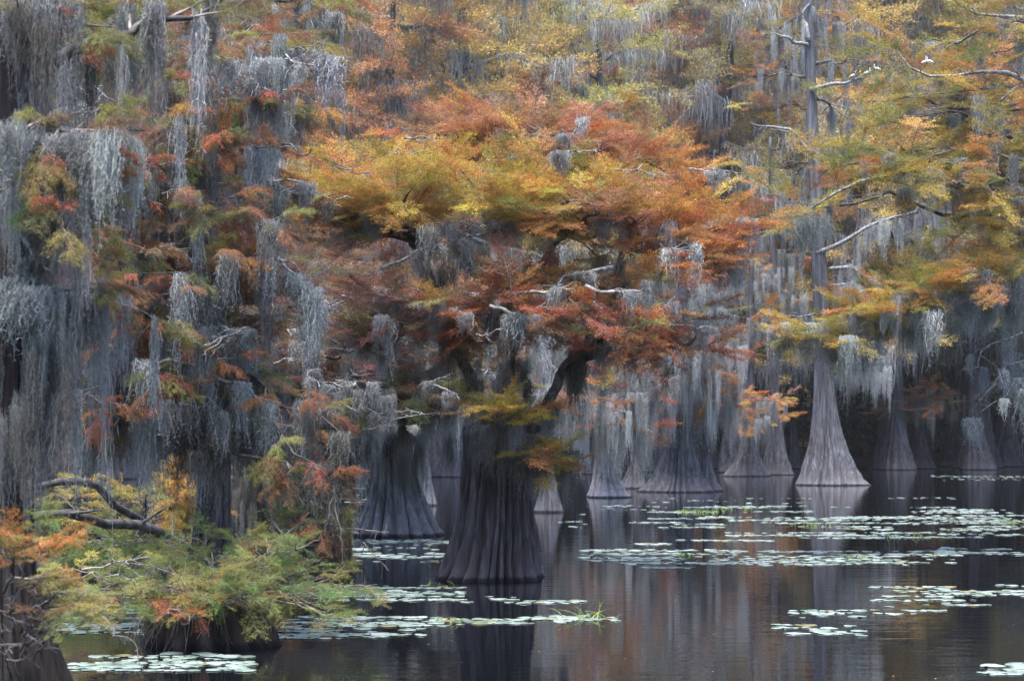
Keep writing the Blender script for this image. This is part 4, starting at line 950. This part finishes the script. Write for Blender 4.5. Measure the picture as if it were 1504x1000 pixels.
# fallen leaves afloat
mb = MB(); n = 150
o = np.array([W(rng.uniform(380, 1520), rng.uniform(745, 1010)) for i in range(n)]); o[:, 2] = .008
mb.kites(o, rng.normal(0, 1, (n, 3)) * [1, 1, .06], np.tile([0, 0, 1.0], (n, 1)) + rng.normal(0, .15, (n, 3)), rng.uniform(.015, .04, n), rng.uniform(.008, .02, n))
fl_ = link('floating_leaves', mb.mesh('floating_leaves', [M_LEAF])); fl_.color = (.38, .28, .16, 1); fl_['kind'] = 'stuff'
tag(fl_, 'tiny fallen leaves floating on the dark water', 'leaves')

# grass tufts growing through the pads
for i, (px, py, h, n, lab) in enumerate(((868, 907, .26, 14, 'dry grass tuft standing in the narrow tail of pads'), (668, 914, .14, 9, 'tiny grass tuft in the thin raft of pads'), (1030, 752, .16, 40, 'green grass clump on the raft before the broad ribbed cypress'),
     (1195, 772, .18, 26, 'green grass clump on the middle far raft'), (1335, 789, .18, 26, 'green grass clump on the raft before the dark green thicket'), (1000, 816, .12, 14, 'short green grass tuft in the long raft toward the stout trunk'),
     (1260, 819, .13, 16, 'short green grass tuft in the long raft near the bell reflection'), (1480, 768, .16, 18, 'green grass clump on the far raft under the pale limbs'), (645, 860, .16, 9, 'small pale sprig among the greenish pads'), (1090, 748, .14, 20, 'low grass clump on the raft before the dim pair'))):
    p = W(px, py); t = thing('grass_tuft', lab, 'grass', p); mb = MB()
    for q in range(n):
        a = rng.normal(0, .12 if n < 20 else .35, 3) * [1, .7, 0]; d = unit(rng.normal(0, .5, 3) + [0, 0, 1.1]); L = h * rng.uniform(.4, 1.1)
        k = np.linspace(0, 1, 5); pt = a + d * L * k[:, None] + np.array([d[0], d[1], -.6]) * (k ** 2)[:, None] * L * .5
        mb.tube(pt, np.linspace(.008, .002, 5) * (1 if n < 30 else 1.8), 3, 0, False)
    link('blades', mb.mesh('blades', [M_GRASS]), t)['kind'] = 'stuff'

# ================================================================== WHITE BIRDS roosting high on the right
def bird_body():
    mb = MB(); k = np.array([0, .12, .3, .5, .7, .88, 1.0])
    pts = np.stack([-.28 + .55 * k, 0 * k, .30 + .18 * k - .06 * np.sin(3.1 * k)], 1)
    mb.tube(pts, np.array([.01, .05, .10, .125, .11, .07, .035]), 9)
    nk = np.array([[.24, 0, .45], [.31, 0, .52], [.32, 0, .62], [.28, 0, .70], [.30, 0, .77], [.34, 0, .79]])
    mb.tube(nk, np.array([.05, .035, .028, .026, .036, .02]), 7)
    return mb.mesh('body', [M_BIRD])
def bird_beak():
    mb = MB(); mb.tube([[.34, 0, .79], [.41, 0, .775], [.47, 0, .75]], [.016, .01, .003], 6); return mb.mesh('beak', [M_BEAK])
def bird_leg(s):
    mb = MB(); mb.tube([[0, s * .05, .32], [.03, s * .05, .16], [0, s * .05, 0], [.07, s * .05, -.01]], [.014, .01, .009, .006], 5); return mb.mesh('leg', [M_BEAK])
def bird_wing(s):
    mb = MB(); k = np.linspace(0, 1, 6); v = []
    pts = np.stack([.16 - .46 * k, s * (.09 + .03 * np.sin(3 * k)), .46 - .20 * k], 1)
    mb.tube(pts, np.array([.02, .075, .085, .07, .045, .01]), 6); return mb.mesh('wing', [M_BIRD])
BB, BK, BL, BW = bird_body(), bird_beak(), [bird_leg(-1), bird_leg(1)], [bird_wing(-1), bird_wing(1)]
dg = 34.3
for (px, py, d, rz, s, lab) in ((1273, 113, bd - 1.05, .3, .48, 'white bird perched midway on the pale branch of the tall trunk'), (1289, 107, bd - 1.15, 2.8, .45, 'white bird perched at the tip of the pale branch of the tall trunk'),
      (1252, 117, bd - .95, .1, .45, 'white bird perched on the inner part of the tall trunk branch'), (1366, 98, dg, 2.9, .24, 'white bird perched on the long pale limb of the reaching cypress'), (1358, 97, dg + .1, .4, .2, 'smaller white bird beside another on the reaching pale limb')):
    t = thing('white_bird', lab, 'bird', P(px, py, d)); t.rotation_euler = (0, 0, rz); t.scale = (s, s, s)
    link('body', BB, t); link('beak', BK, t)
    for i in (0, 1): link('leg', BL[i], t); link('wing', BW[i], t)

# ================================================================== thin mist over the swamp
mb = MB(); x0, x1, y0, y1, z0, z1 = -245., 245., -115., 425., -2.4, 56.
v = [(x, y, z) for x in (x0, x1) for y in (y0, y1) for z in (z0, z1)]
mb.add(v, [[0, 1, 3, 2], [4, 6, 7, 5], [0, 4, 5, 1], [2, 3, 7, 6], [0, 2, 6, 4], [1, 5, 7, 3]])
hm = bpy.data.materials.new('haze'); hm.use_nodes = True; t = hm.node_tree; t.nodes.remove(t.nodes['Principled BSDF'])
pv = nd(t, 'ShaderNodeVolumePrincipled'); pv.inputs['Color'].default_value = (.95, .95, 1.0, 1); pv.inputs['Density'].default_value = .00014
t.links.new(pv.outputs[0], t.nodes['Material Output'].inputs['Volume'])
hz = link('haze', mb.mesh('haze', [hm])); hz['kind'] = 'stuff'; tag(hz, 'thin pale haze hanging in the air over the swamp', 'haze')
